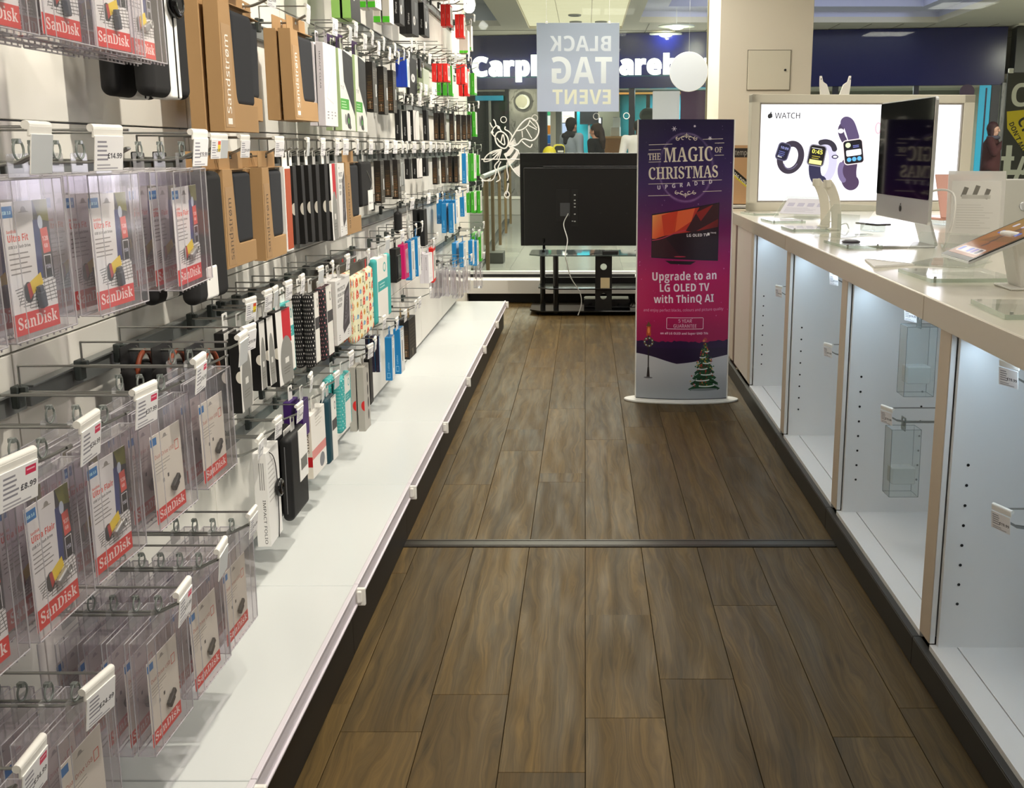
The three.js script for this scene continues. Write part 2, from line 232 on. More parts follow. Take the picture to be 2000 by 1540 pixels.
const T = {
  kraftWhite: tex(128, 512, (c, w, h) => { rect(c, 0, 0, w, h, '#b08c60'); rect(c, 34, h - 46, 60, 30, '#f1efe8'); txt(c, 'Sandstrøm', 90, h - 66, 82, '#f3f0ea', { rot: -Math.PI / 2, w: 'normal' }); }),
  kraftBlack: tex(128, 512, (c, w, h) => { rect(c, 0, 0, w, h, '#b08c60'); txt(c, 'sandstrøm', 90, h - 30, 86, '#54402a', { rot: -Math.PI / 2, w: 'normal' }); }),
  blueFront: front((c, w, h) => { rect(c, 0, 0, w, h, '#e9ebea'); rect(c, 0, 0, 30, h, '#1c86c4'); rect(c, 90, 90, 26, 150, '#46484c'); lines(c, 50, 30, 110, 3, 14, 5, '#9fb3bf'); }),
  greenFront: front((c, w, h) => { rect(c, 0, 0, w, h, '#e6e8e0'); rect(c, 80, 70, 40, 150, '#8b9086'); lines(c, 40, 24, 110, 3, 14, 5, '#7fae6c'); rect(c, 0, h - 30, w, 30, '#46b52c'); }),
  redFront: front((c, w, h) => { rect(c, 0, 0, w, h, '#dcdad4'); rect(c, 60, 70, 70, 150, '#8a8783'); rect(c, 0, 0, w, 30, '#e2241f'); rect(c, 0, h - 30, w, 30, '#d81f1b'); }),
  whiteFront: front((c, w, h) => { rect(c, 0, 0, w, h, '#f0eff1'); c.strokeStyle = '#cfccd2'; c.lineWidth = 3; c.beginPath(); c.moveTo(60, 20); c.lineTo(150, 60); c.lineTo(30, 210); c.lineTo(130, 230); c.stroke(); lines(c, 30, 262, 30, 3, 12, 5, '#9a98a0'); lines(c, 90, 262, 24, 3, 12, 5, '#9a98a0'); lines(c, 140, 262, 24, 2, 12, 5, '#9a98a0'); }),
  darkFront: front((c, w, h) => { rect(c, 0, 0, w, h, '#151518'); rect(c, 90, 60, 70, 120, '#55575b'); ell(c, 70, 210, 30, 36, '#e8e6e2'); ell(c, 70, 210, 14, 18, '#8d8f94'); lines(c, 30, 20, 110, 2, 14, 5, '#8d8f94'); }),
  arcFront: front((c, w, h) => { rect(c, 0, 0, w, h, '#e9e6e2'); c.strokeStyle = '#77727a'; c.lineWidth = 12; c.beginPath(); c.ellipse(130, 190, 90, 190, 0, Math.PI * 0.75, Math.PI * 1.5); c.stroke(); rect(c, 0, h - 16, w, 16, '#3a3638'); }),
  dotFront: front((c, w, h) => { rect(c, 0, 0, w, h, '#141416'); ell(c, 96, 168, 46, 36, '#e3e3e3'); txt(c, 'M', 96, 182, 34, '#444', { a: 'center' }); }),
  ovalFront: front((c, w, h) => { rect(c, 0, 0, w, h, '#eceae6'); ell(c, 100, 226, 86, 150, '#8f8f8b'); rect(c, 76, 190, 50, 26, '#e3e2dd'); lines(c, 50, 240, 100, 3, 12, 4, '#77776f'); }),
  redOval: front((c, w, h) => { rect(c, 0, 0, w, h, '#f1efec'); rect(c, 76, 0, 116, 150, '#c8202c'); ell(c, 116, 236, 90, 120, '#8f8f8b'); rect(c, 90, 210, 50, 24, '#e3e2dd'); lines(c, 66, 250, 100, 3, 12, 4, '#6f6f69'); }),
  mouseFront: tex(256, 384, (c, w, h) => { rect(c, 0, 0, w, h, '#ecebea'); txt(c, 'PROTECTS', 24, 70, 30, '#555'); txt(c, 'FROM DROP', 24, 102, 26, '#555'); txt(c, 'AFTER', 24, 134, 28, '#555'); txt(c, 'DROP', 24, 166, 28, '#555'); pol(c, [[150, 90], [244, 40], [232, 300], [120, 340], [104, 300]], '#4c494d'); pol(c, [[168, 110], [226, 80], [216, 250], [136, 290]], '#77737a'); c.strokeStyle = '#3a383b'; c.lineWidth = 7; for (const r of [20, 36, 52]) { c.beginPath(); c.ellipse(178, 190, r * 0.75, r * 1.3, 0.4, 0, 6.28); c.stroke(); } lines(c, 30, 330, 30, 3, 13, 5, '#999'); lines(c, 190, 330, 30, 3, 13, 5, '#999'); txt(c, 'tech', 30, 30, 18, '#777'); }),
  diamond: tex(256, 384, (c, w, h) => { rect(c, 0, 0, w, h, '#eff0ea'); pol(c, [[70, 0], [256, 20], [256, 310], [74, 150]], '#26282a'); c.strokeStyle = '#34373a'; c.lineWidth = 4; for (let i = 0; i < 5; i++) { c.beginPath(); c.moveTo(80 + i * 40, 30); c.lineTo(240, 40 + i * 60); c.stroke(); } rect(c, 0, 232, 150, 52, '#4cae3e'); lines(c, 14, 244, 110, 3, 13, 5, '#bfe3b4'); txt(c, '7"-8"', 12, 190, 26, '#aaa'); ell(c, 128, 336, 34, 38, '#303236'); ell(c, 128, 336, 14, 16, '#5fae58'); ell(c, 76, 330, 18, 26, '#8b8d8b'); pol(c, [[150, 320], [172, 370], [140, 380]], '#44473d'); }),
  toolFront: front((c, w, h) => { rect(c, 0, 0, w, h, '#2b2824'); for (let i = 0; i < 16; i++) rect(c, 30, 40 + i * 14, 130, 6, i % 2 ? '#57503f' : '#1a1815'); rect(c, 90, 250, 8, 60, '#b9ae98'); }),
  targus: front((c, w, h) => { rect(c, 0, 0, w, h, '#efece6'); rect(c, 0, 178, w, 46, '#dc8f8a'); ell(c, 128, 268, 34, 36, '#7e8086'); lines(c, 60, 20, 90, 4, 16, 5, '#c9c4bb'); }),
  reddot: front((c, w, h) => { rect(c, 0, 0, w, h, '#b9b6ae'); for (let i = 0; i < 4; i++) ell(c, 130, 66 + i * 62, 20, 26, '#3c3a3a'); }),
  cablebox: front((c, w, h) => { rect(c, 0, 0, w, h, '#f1f0ee'); lines(c, 20, 40, 120, 9, 16, 5, '#c8c7c5'); }),
  cableSpine: tex(96, 384, (c, w, h) => { rect(c, 0, 0, w, h, '#f1f0ee'); for (let i = 0; i < 3; i++) rect(c, 40 + i * 14, 40, 7, 110, '#9b9a98'); txt(c, 'IMPACT FOLIO', 56, 190, 28, '#2d2c2b', { rot: Math.PI / 2, w: 'normal' }); }),
  targusSpine: tex(96, 384, (c, w, h) => { rect(c, 0, 0, w, h, '#eee6d8'); txt(c, 'Targus', 34, 40, 58, '#4a3c34', { rot: Math.PI / 2, f: 'serif', w: 'normal' }); rect(c, 0, 250, w, 62, '#c4161d'); }),
  clearSpine: tex(96, 384, (c, w, h) => { rect(c, 0, 0, w, h, '#e6e1e8'); txt(c, 'IMPACT CLEAR', 36, 40, 26, '#55525a', { rot: Math.PI / 2, w: 'normal' }); }),
  floral: tex(384, 384, (c, w, h) => {
    rect(c, 0, 0, w, h, '#f0ecc8');
    c.scale(1.25, 1.25);
    for (let i = 0; i < 6; i++) for (let j = 0; j < 6; j++) {
      const x = 26 + i * 53 + 6 * hash(i, j), y = 26 + j * 53 + 6 * hash(j, i + 9), k = (i * 2 + j) % 5;
      if (k < 2) { c.save(); c.translate(x, y); c.rotate((hash(i, j + 4) - 0.5) * 0.6); pol(c, [[-18, 20], [-18, -4], [0, -24], [18, -4], [18, 20]], k ? '#dd3a24' : '#e2502f'); ell(c, 0, 0, 5, 5, '#f0ecc8'); rect(c, -4, 8, 8, 10, '#f0c0a0'); c.restore(); }
      else if (k === 2) { for (let q = 0; q < 6; q++) ell(c, x + 9 * Math.cos(q * 1.05), y + 9 * Math.sin(q * 1.05), 6, 6, '#dca640'); ell(c, x, y, 5, 5, '#a8641e'); }
      else if (k === 3) { ell(c, x, y, 17, 11, '#86b0cf', 0.3); ell(c, x + 9, y - 4, 4, 4, '#2a3c55'); pol(c, [[x - 14, y], [x - 26, y + 8], [x - 14, y + 8]], '#5c86ab'); }
      else { c.strokeStyle = '#545046'; c.lineWidth = 5; c.strokeRect(x - 7, y - 13, 14, 26); ell(c, x + 26, y + 22, 5, 10, '#6d7a3a', 0.6); }
    }
  }, [1, 1]),
  polkaTeal: tex(128, 128, (c, w, h) => { rect(c, 0, 0, w, h, '#3fa9a8'); for (const [x, y] of [[32, 32], [96, 96]]) ell(c, x, y, 13, 13, '#dcefe9'); }, [5, 8]),
  polkaBlack: tex(128, 128, (c, w, h) => { rect(c, 0, 0, w, h, '#121113'); for (const [x, y] of [[32, 32], [96, 96]]) ell(c, x, y, 15, 15, '#eee9e4'); }, [4, 9]),
  polkaPink: tex(128, 128, (c, w, h) => { rect(c, 0, 0, w, h, '#1c1b20'); for (const [x, y] of [[32, 32], [96, 96]]) ell(c, x, y, 15, 15, '#d98a90'); }, [4, 9]),
  wrap: tex(128, 256, (c, w, h) => { rect(c, 0, 0, w, h, '#f0eee8'); rect(c, 0, 90, w, 40, '#3fa9a8'); c.strokeStyle = '#3fa9a8'; c.lineWidth = 6; c.beginPath(); c.arc(88, 44, 16, 0, 6.3); c.stroke(); lines(c, 20, 102, 90, 2, 12, 4, '#bfe4e2'); }),
  wrapDark: tex(128, 256, (c, w, h) => { rect(c, 0, 0, w, h, '#f0eee8'); rect(c, 0, 92, w, 42, '#4b4a4c'); c.strokeStyle = '#4b4a4c'; c.lineWidth = 6; c.beginPath(); c.arc(88, 40, 14, 0, 6.3); c.stroke(); }),
};
const tag = (kind, price) => tex(128, 96, (c, w, h) => { rect(c, 0, 0, w, h, kind === 'blank' ? '#c9cdd0' : '#f3f2f4'); if (kind === 'blank') return; lines(c, 10, 14, 60, 5, 12, 5, '#8f8d98'); if (kind === 'red') { rect(c, 84, 8, 36, 20, '#d8325a'); rect(c, 88, 14, 28, 4, '#f4c3cf'); } if (kind === 'yellow') { rect(c, 84, 8, 36, 18, '#e0562e'); rect(c, 84, 26, 36, 34, '#f2d531'); } txt(c, price, 122, 62, 22, '#2b2a30', { a: 'right' }); lines(c, 10, 78, 96, 2, 9, 4, '#a9a7b0'); });
const TAGS = { plain: ['£19.99', '£24.99', '£14.99'].map((p) => tag('plain', p)), red: ['£8.99', '£16.99', '£34.99', '£37.99'].map((p) => tag('red', p)), yellow: [tag('yellow', '£9.97')], blank: [tag('blank')] };
const tagMats = Object.fromEntries(Object.entries(TAGS).map(([k, v]) => [k, v.map((t) => M(0xffffff, 0.45, { map: t }))]));
const pm = (t, r = 0.5) => M(0xffffff, r, { map: t });                // printed card
const cM = {}; const col = (c, r = 0.5) => (cM[c + '_' + r] ??= M(c, r));
const pT = Object.fromEntries(Object.entries(T).map(([k, t]) => [k, pm(t, /polka|floral/.test(k) ? 0.85 : 0.5)]));
const pCard = Object.fromEntries(Object.entries(cardTex).map(([k, t]) => [k, pm(t, 0.45)])), pTiger = pm(tigerTex), pTigerF = pm(tigerFront);
const sp = { lime: pm(spine('#8fbf62', '', '#fff')), black: pm(spine('#0e0e10', 'iPhone', '#e6e6e6')), blue: pm(spine('#1583c4', 'cable', '#9fd0ee', { sq: '#9fd0ee' })), red: pm(spine('#e0221c', 'case', '#f4b2a8', { y: 240 })), green: pm(spine('#3fae25', 'screen', '#d5f0c6', { y: 240 })), wg: pm(spine('#dcd8ce', '', '', { band: '#57d22a' })), circle: pm(spine('#0d0c0c', '', '', { circle: '#e6e1d6' })), pens: pm(spine('#1f1730', '', '', { sq: '#3d3355' })), reddot: pm(spine('#b5b2aa', '', '', { circle: '#d8201f', cy: 230 })) };

// ---------- hanging products: front faces +z, the near side is -x, y = 0 at the hang hole ----------
const tabGeo = (w, h = 0.04) => { const s = rrect(w, h, 0.004, 0, -h / 2 + 0.012), k = new THREE.Path(); k.moveTo(-0.0098, -0.0042); k.lineTo(-0.0098, 0.0042); k.lineTo(-0.005, 0.0075); k.lineTo(0.005, 0.0075); k.lineTo(0.0098, 0.0042); k.lineTo(0.0098, -0.0042); k.closePath(); s.holes.push(k); return ext(s, 0.0012, 0, 5).translate(0, 0, -0.0006); };
const TOP = -0.026;
const tabFor = (g, mat, w = 0.034, z = 0) => { mesh('hang_tab', tabGeo(w), mat, g).position.z = z; };
const pack = (front, side, spineMat, tabMat) => (g, W, H, Tk) => { const b = printed('carton', W, H, Tk, front, side, g, 0, 0.0015, spineMat); b.position.y = TOP - H / 2; tabFor(g, tabMat ?? side, Math.min(0.036, W * 0.7)); return b; };
const soft = (W, H, Tk) => new RoundedBoxGeometry(W, H, Tk, 4, Math.min(Tk, W, H) * 0.48);
const PRODUCT = {}, clearM2 = clearM(0xe9e9ea, 0.86, 0.12);
const ribbon = (W, H, z) => { const g = ext(rrect(W, H, 0.002), 0.001); return g.translate(0, 0, z); };
for (const k of ['fit', 'flair', 'dual']) PRODUCT['sd_' + k] = (g, W, H, Tk) => {
  const cy = TOP - H / 2 + 0.01, hw = W / 2, hh = H / 2, ht = Tk / 2, r = 0.0011;
  mesh('clear_case', new THREE.BoxGeometry(W, H, Tk).translate(0, cy, 0), m.clear, g);
  const e = []; for (const sx of [-1, 1]) for (const sz of [-1, 1]) { e.push(rod([sx * hw, cy - hh, sz * ht], [sx * hw, cy + hh, sz * ht], r, 4)); e.push(rod([sx * hw, cy + sx * hh, -ht], [sx * hw, cy + sx * hh, ht], r, 4), rod([-hw, cy + sx * hh, sz * ht], [hw, cy + sx * hh, sz * ht], r, 4)); }
  for (let i = 0; i < 9; i++) e.push(rod([-hw + 0.01 + i * (W - 0.02) / 8, cy - hh - 0.004, ht - 0.002], [-hw + 0.01 + i * (W - 0.02) / 8, cy - hh, ht - 0.002], 0.0012, 4));
  mesh('case_edges', J(e, rod([-hw * 0.62, cy - hh, ht], [-hw * 0.62, cy + hh, ht], 0.0007, 4), rod([hw * 0.68, cy - hh, ht], [hw * 0.68, cy + hh, ht], 0.0007, 4)), m.rim, g);
  const tab = mesh('hang_tab', tabGeo(0.046, 0.03), clearM2, g); mesh('security_lock', J(new THREE.TorusGeometry(0.0115, 0.0014, 6, 16).translate(0, 0.016, 0.003), B(0.008, 0.006, 0.008, 0, 0.026, 0.002, 0.001)), clearM(0xb9c0bd, 0.7, 0.15), tab);
  const cw = W * 0.74, ch = H * (k === 'dual' ? 0.76 : 0.84), cz = Tk * 0.12, cb = cy - hh + 0.004 + ch / 2;
  const cd = printed('backing_card', cw, ch, 0.0012, pCard[k], m.paper, g, cz, 0.0004); cd.position.set(-W * 0.03, cb, cz);
  if (k === 'dual') mesh('usb_drive', J(B(0.02, 0.012, 0.007, 0, 0, 0, 0.002), B(0.011, 0.009, 0.005, 0.014, 0.001, 0, 0.001)).rotateZ(0.5).translate(0.006, cb - ch * 0.17, cz + 0.005), m.dark, g);
  else if (k === 'fit') mesh('usb_drive', J(B(0.012, 0.02, 0.007, 0, 0, 0, 0.002), B(0.01, 0.007, 0.005, 0, 0.013, 0, 0.001)).rotateZ(0.15).translate(0.004, cb - ch * 0.26, cz + 0.005), col(0x3c424e, 0.35), g);
  else mesh('usb_drive', J(B(0.03, 0.011, 0.006, 0, 0, 0, 0.0025), new THREE.TorusGeometry(0.0055, 0.0013, 6, 12).translate(0.013, 0, 0.003)).rotateZ(0.35).translate(0.006, cb - ch * 0.2, cz + 0.005), m.steel, g);
};
for (const k of ['white', 'black']) PRODUCT['kraft_' + k] = (g, W, H, Tk) => {
  const s = new THREE.Shape(), a = -W / 2, b = W / 2, y0 = TOP - H, y1 = TOP, xs = a + W * 0.36, ys = y0 + H * 0.22, q = W * 0.1;
  s.moveTo(a, y0); s.lineTo(b, y0); s.lineTo(b, ys); s.lineTo(xs + q, ys); s.quadraticCurveTo(xs + 0.005, ys, xs + 0.002, ys + q); s.lineTo(xs - W * 0.07, y1); s.lineTo(a, y1); s.closePath();
  mesh('carton', ext(s, Tk - 0.002, 0.001).translate(0, 0, -Tk / 2 + 0.001), m.kraft, g);
  mesh('back_board', B(W - 0.003, H - 0.004, 0.0015, 0, TOP - H / 2, -Tk / 2 + 0.002, 0.0005), m.kraft, g);
  mesh('sleeve', soft(W * 0.62, H * 0.76, Tk * 0.82).translate(b - W * 0.325, TOP - H * 0.41, 0), m.fabric, g);
  const l = mesh('brand_print', new THREE.PlaneGeometry(W * 0.25, H * 0.8), k === 'white' ? pT.kraftWhite : pT.kraftBlack, g); l.position.set(a + W * 0.15, TOP - H * 0.57, Tk / 2 + 0.0006);
  mesh('hang_tab', J(tabGeo(W * 0.78, 0.046), B(W * 0.9, 0.002, Tk, 0, TOP, 0, 0.0005)), m.kraft, g);
};
Object.assign(PRODUCT, {
  lime: pack(pT.darkFront, col(0xa9cf7f), sp.lime), whitegreen: pack(pT.whiteFront, col(0xdcd8ce), sp.wg), royal: pack(pT.blueFront, col(0x1c3fb4, 0.4), null), blackspec: pack(pT.darkFront, col(0x111113), sp.black), blackdot: pack(pT.dotFront, col(0x111113), null),
  red: pack(pT.redFront, col(0xe0221c, 0.4), sp.red, m.paper), green: pack(pT.greenFront, col(0x3fae25, 0.4), sp.green, m.paper), blue: pack(pT.blueFront, col(0x1583c4, 0.4), sp.blue), pink: (g, W, H, Tk) => { pack(col(0xd4146e, 0.35), col(0xd4146e, 0.35), null)(g, W, H, Tk); mesh('clear_window', B(W * 0.6, H * 0.7, 0.004, W * 0.1, TOP - H * 0.5, Tk / 2, 0.0015), clearM(0xf3c7dd, 0.6, 0.1), g); },
  tiger: pack(pTigerF, col(0x16130f), pTiger, m.dark), toolpack: pack(pT.toolFront, col(0x1b1815), pTiger, col(0xa98b5a)),
  blackslim: pack(col(0x0d0d0f), col(0x0d0d0f), sp.black), blackarc: pack(pT.arcFront, col(0x0d0d0f), sp.black), blacktall: pack(col(0x101012), col(0x101012), null), blacktool: (g, W, H, Tk) => { pack(col(0x141416), col(0x141416), null)(g, W, H, Tk); mesh('clear_blister', B(W * 0.7, H * 0.7, 0.01, 0, TOP - H * 0.55, Tk / 2, 0.003), clearM(0x55565a, 0.7, 0.1), g); },
  white_slim: pack(pT.whiteFront, col(0xe6e1e8), pT.clearSpine), white_mouse: pack(pT.mouseFront, col(0xe0dddb), null), targus: pack(pT.targus, col(0xefece6), pT.targusSpine), reddot: pack(pT.reddot, col(0xb5b2aa), sp.reddot), blackpens: pack(pT.blueFront, col(0x1f1730), sp.pens, clearM(0xffffff, 0.8)),
  blackcircle: pack(col(0x0d0c0c), col(0x0d0c0c), sp.circle, m.paper), purple_card: pack(col(0x3a1466), col(0x3a1466), null, m.paper),
  black_oval: (g, W, H, Tk) => { pack(pT.ovalFront, col(0x0d0c0c), sp.circle, m.paper)(g, W, H, Tk); }, red_oval: (g, W, H, Tk) => { pack(pT.redOval, col(0x0d0c0c), sp.circle, m.paper)(g, W, H, Tk); },
  grey_oval: (g, W, H) => { mesh('oval_card', ext(rrect(W, H, W * 0.48, 0, TOP - H / 2), 0.004, 0.001), col(0xb0b2ae), g); tabFor(g, m.paper, 0.03); mesh('print', ext(rrect(W * 0.2, H * 0.14, 0.003, 0, TOP - H * 0.3), 0.001).translate(0, 0, 0.005), m.paper, g); },
  orange_card: (g, W, H) => { mesh('carton', B(W, H, 0.012, 0, TOP - H / 2, 0), m.paper, g); mesh('orange_face', B(W - 0.008, H - 0.012, 0.001, 0, TOP - H / 2, 0.0065, 0.0004), col(0xb5512a), g); tabFor(g, m.paper, 0.05); },
  green_diamond: (g, W, H, Tk) => { pack(pT.diamond, col(0xdfe6d2), col(0xb7cf9a))(g, W, H, Tk); mesh('purple_header', ext(rrect(W * 0.5, 0.05, 0.012, W * 0.12, 0.0), 0.001).translate(0, 0, -Tk / 2), col(0x3d1358), g); },
  white_cablebox: (g, W, H, Tk) => {
    pack(pT.cablebox, col(0xf1f0ee), pT.cableSpine)(g, W, H, Tk);
    mesh('cable', tube([[-W * 0.35, TOP, 0], [-W * 0.2, TOP - 0.01, Tk / 2 + 0.003], [W * 0.1, TOP - H * 0.2, Tk / 2 + 0.003], [W * 0.14, TOP - H * 0.45, Tk / 2 + 0.004], [W * 0.15, TOP - H * 0.8, Tk / 2 + 0.003], [W * 0.1, TOP - H, Tk / 2 + 0.002]], 0.0012, 5), m.black, g);
    mesh('round_clip', J(new THREE.TorusGeometry(0.015, 0.008, 8, 18).translate(0, 0, 0), cyl(0.012, 0.01, 0, 0, 0, 14).rotateX(Math.PI / 2)).translate(W * 0.14, TOP - H * 0.46, Tk / 2 + 0.009), m.blackGloss, g);
  },
  black_bag: (g, W, H, Tk) => {
    mesh('pouch', soft(W, H, Tk).translate(0, TOP - H / 2, 0), col(0x141416, 0.85), g); mesh('zip', tube([[-W * 0.42, TOP - 0.02, Tk * 0.3], [-W * 0.45, TOP - H * 0.6, Tk * 0.3], [-W * 0.3, TOP - H * 0.97, Tk * 0.25]], 0.002, 5), m.steel, g);
    mesh('cardboard_band', new RoundedBoxGeometry(W * 0.26, H + 0.004, Tk + 0.006, 2, 0.006).translate(W * 0.06, TOP - H / 2, 0), m.paper, g); mesh('elastic_cord', rod([W * 0.06, TOP, Tk / 2 + 0.004], [W * 0.06, TOP - H, Tk / 2 + 0.004], 0.0014, 5), m.black, g);
    mesh('round_tag', J(new THREE.TorusGeometry(0.017, 0.009, 8, 18), cyl(0.016, 0.014, 0, 0, 0, 16).rotateX(Math.PI / 2)).translate(W * 0.06, TOP - H * 0.36, Tk / 2 + 0.012), m.blackGloss, g); tabFor(g, m.dark, 0.04);
  },
  black_bag_plain: (g, W, H, Tk) => { mesh('pouch', soft(W, H, Tk).translate(0, TOP - H / 2, 0), col(0x141416, 0.85), g); mesh('zip', tube([[-W * 0.42, TOP - 0.02, Tk * 0.3], [-W * 0.45, TOP - H * 0.6, Tk * 0.3], [-W * 0.3, TOP - H * 0.97, Tk * 0.25]], 0.002, 5), m.steel, g); mesh('paper_band', new RoundedBoxGeometry(W * 0.34, H * 0.26, Tk + 0.004, 2, 0.006).translate(-W * 0.06, TOP - H * 0.85, 0), m.paper, g); tabFor(g, m.dark, 0.04); },
  black_pouch: (g, W, H, Tk) => { mesh('pouch', soft(W, H, Tk).translate(0, TOP - H / 2, 0), col(0x0e0e10, 0.6), g); mesh('stripe', B(0.004, H * 0.8, 0.002, -W * 0.5, TOP - H / 2, 0, 0.0005), col(0x6d6d70), g); mesh('header_card', J(B(W * 0.5, H * 0.62, 0.002, W * 0.2, TOP - H * 0.31, Tk / 2 + 0.001, 0.0006), tabGeo(0.036)), m.paper, g); mesh('picture', B(W * 0.36, H * 0.14, 0.001, W * 0.2, TOP - H * 0.42, Tk / 2 + 0.0025, 0.0003), col(0x777873), g); },
  headphone_pouch: (g, W, H, Tk) => { mesh('pouch', soft(W, H, Tk).translate(0, TOP - H / 2, 0), col(0x161415, 0.8), g); mesh('strap', new THREE.TorusGeometry(W * 0.36, 0.005, 6, 20, Math.PI).translate(0, TOP - 0.02, Tk / 2), col(0x8a3d1e), g); mesh('hanger_wire', tube([[0, 0.008, 0], [0.01, 0, 0], [0, TOP, 0]], 0.001, 5), m.steel, g); mesh('header_card', B(W * 0.8, 0.05, 0.002, 0, TOP + 0.012, -Tk * 0.4, 0.0006), m.dark, g); },
  black_sleeve: (g, W, H, Tk) => { mesh('sleeve', soft(W, H, Tk).translate(0, TOP - H / 2, 0), col(0x131315, 0.9), g); mesh('hang_card', J(B(W * 0.45, H * 0.46, 0.002, W * 0.2, TOP - H * 0.88, Tk / 2 + 0.002, 0.0006), tabGeo(0.03)), m.paper, g); mesh('print', J(B(W * 0.14, H * 0.04, 0.001, W * 0.1, TOP - H * 0.94, Tk / 2 + 0.0035, 0.0003), B(W * 0.1, H * 0.02, 0.001, W * 0.3, TOP - H * 0.94, Tk / 2 + 0.0035, 0.0003)), col(0xb4b4b4), g); mesh('cord', tube([[0, TOP - H * 0.2, Tk / 2], [W * 0.3, TOP - H * 0.5, Tk / 2 + 0.004], [W * 0.2, TOP - H * 0.68, Tk / 2 + 0.003]], 0.001, 5), m.steel, g); },
  blackbag: (g, W, H, Tk) => { mesh('pouch', soft(W, H, Tk).translate(0, TOP - H / 2, 0), col(0x111113, 0.7), g); tabFor(g, m.dark); },
  teal_dark: (g, W, H, Tk) => { mesh('case_cover', soft(W, H, Tk).translate(0, TOP - H / 2, 0), col(0x123f4c, 0.6), g); mesh('wrap', B(W * 0.6, H * 0.96, 0.002, W * 0.15, TOP - H / 2, Tk / 2 + 0.001, 0.0005), [m.paper, m.paper, m.paper, m.paper, pT.wrapDark, m.paper], g); tabFor(g, m.paper); },
  teal_bag: (g, W, H, Tk) => { mesh('sleeve', soft(W, H, Tk).translate(0, TOP - H / 2, 0), col(0x3fa9a8, 0.8), g); mesh('wrap', new RoundedBoxGeometry(W * 0.62, H + 0.003, Tk + 0.005, 1, 0.003).translate(-W * 0.08, TOP - H / 2, 0), [m.paper, m.paper, m.paper, m.paper, pT.wrap, m.paper], g); tabFor(g, m.paper, 0.05); },
  frost: (g, W, H, Tk) => { mesh('frosted_case', B(W, H, Tk, 0, TOP - H / 2, 0, 0.002), clearM(0xcfd8c0, 0.55, 0.4), g); tabFor(g, m.rim); mesh('dark_insert', B(W * 0.4, H * 0.2, Tk * 0.5, 0, TOP - H * 0.12, 0), col(0x4a4a44), g); },
  greyblister: (g, W, H, Tk) => { mesh('carton', B(W, H, Tk * 0.6, 0, TOP - H / 2, 0, 0.002), col(0x8d8f8c), g); mesh('window', B(W * 0.5, H * 0.7, 0.006, 0, TOP - H * 0.46, Tk * 0.3, 0.002), clearM(0xe8ecec, 0.5, 0.15), g); tabFor(g, m.grey); },
  clearmini: (g, W, H, Tk) => { mesh('clear_case', new THREE.BoxGeometry(W, H, Tk).translate(0, TOP - H / 2, 0), m.clear, g); mesh('case_edges', J([-1, 1].map((s) => [rod([s * W / 2, TOP, Tk / 2], [s * W / 2, TOP - H, Tk / 2], 0.0018, 4), rod([-W / 2, TOP - (s + 1) * H / 2, Tk / 2], [W / 2, TOP - (s + 1) * H / 2, Tk / 2], 0.0018, 4)])), m.rim, g); mesh('insert', B(W * 0.5, H * 0.4, 0.004, 0, TOP - H * 0.45, 0), col(0xb3aaa6), g); mesh('hang_tab', tabGeo(0.04), m.rim, g); },
  floral: (g, W, H, Tk) => { mesh('sleeve', soft(W, H, Tk).translate(0, TOP - H / 2, 0), pT.floral, g); mesh('kraft_tag', B(W * 0.16, H * 0.16, 0.003, W * 0.5, TOP - H * 0.5, 0, 0.001), m.kraft, g); mesh('hang_card', J(B(W * 0.9, 0.045, 0.002, -W * 0.02, TOP + 0.012, 0, 0.0006), tabGeo(0.04)), col(0x55534e), g); mesh('colour_print', B(0.018, 0.03, 0.001, W * 0.32, TOP + 0.014, 0.0015, 0.0003), col(0xc0302c), g); },
});
for (const [k, t] of [['teal', 'polkaTeal'], ['black', 'polkaBlack'], ['pink', 'polkaPink']]) PRODUCT[k + '_polka'] = (g, W, H, Tk) => { mesh('case_cover', soft(W, H, Tk).translate(0, TOP - H / 2, 0), pT[t], g); mesh('wrap', B(W * 0.5, H * 0.94, 0.002, W * 0.05, TOP - H * 0.47, Tk / 2 + 0.001, 0.0005), [m.paper, m.paper, m.paper, m.paper, k === 'teal' ? pT.wrap : pT.wrapDark, m.paper], g); tabFor(g, m.paper, 0.036); };

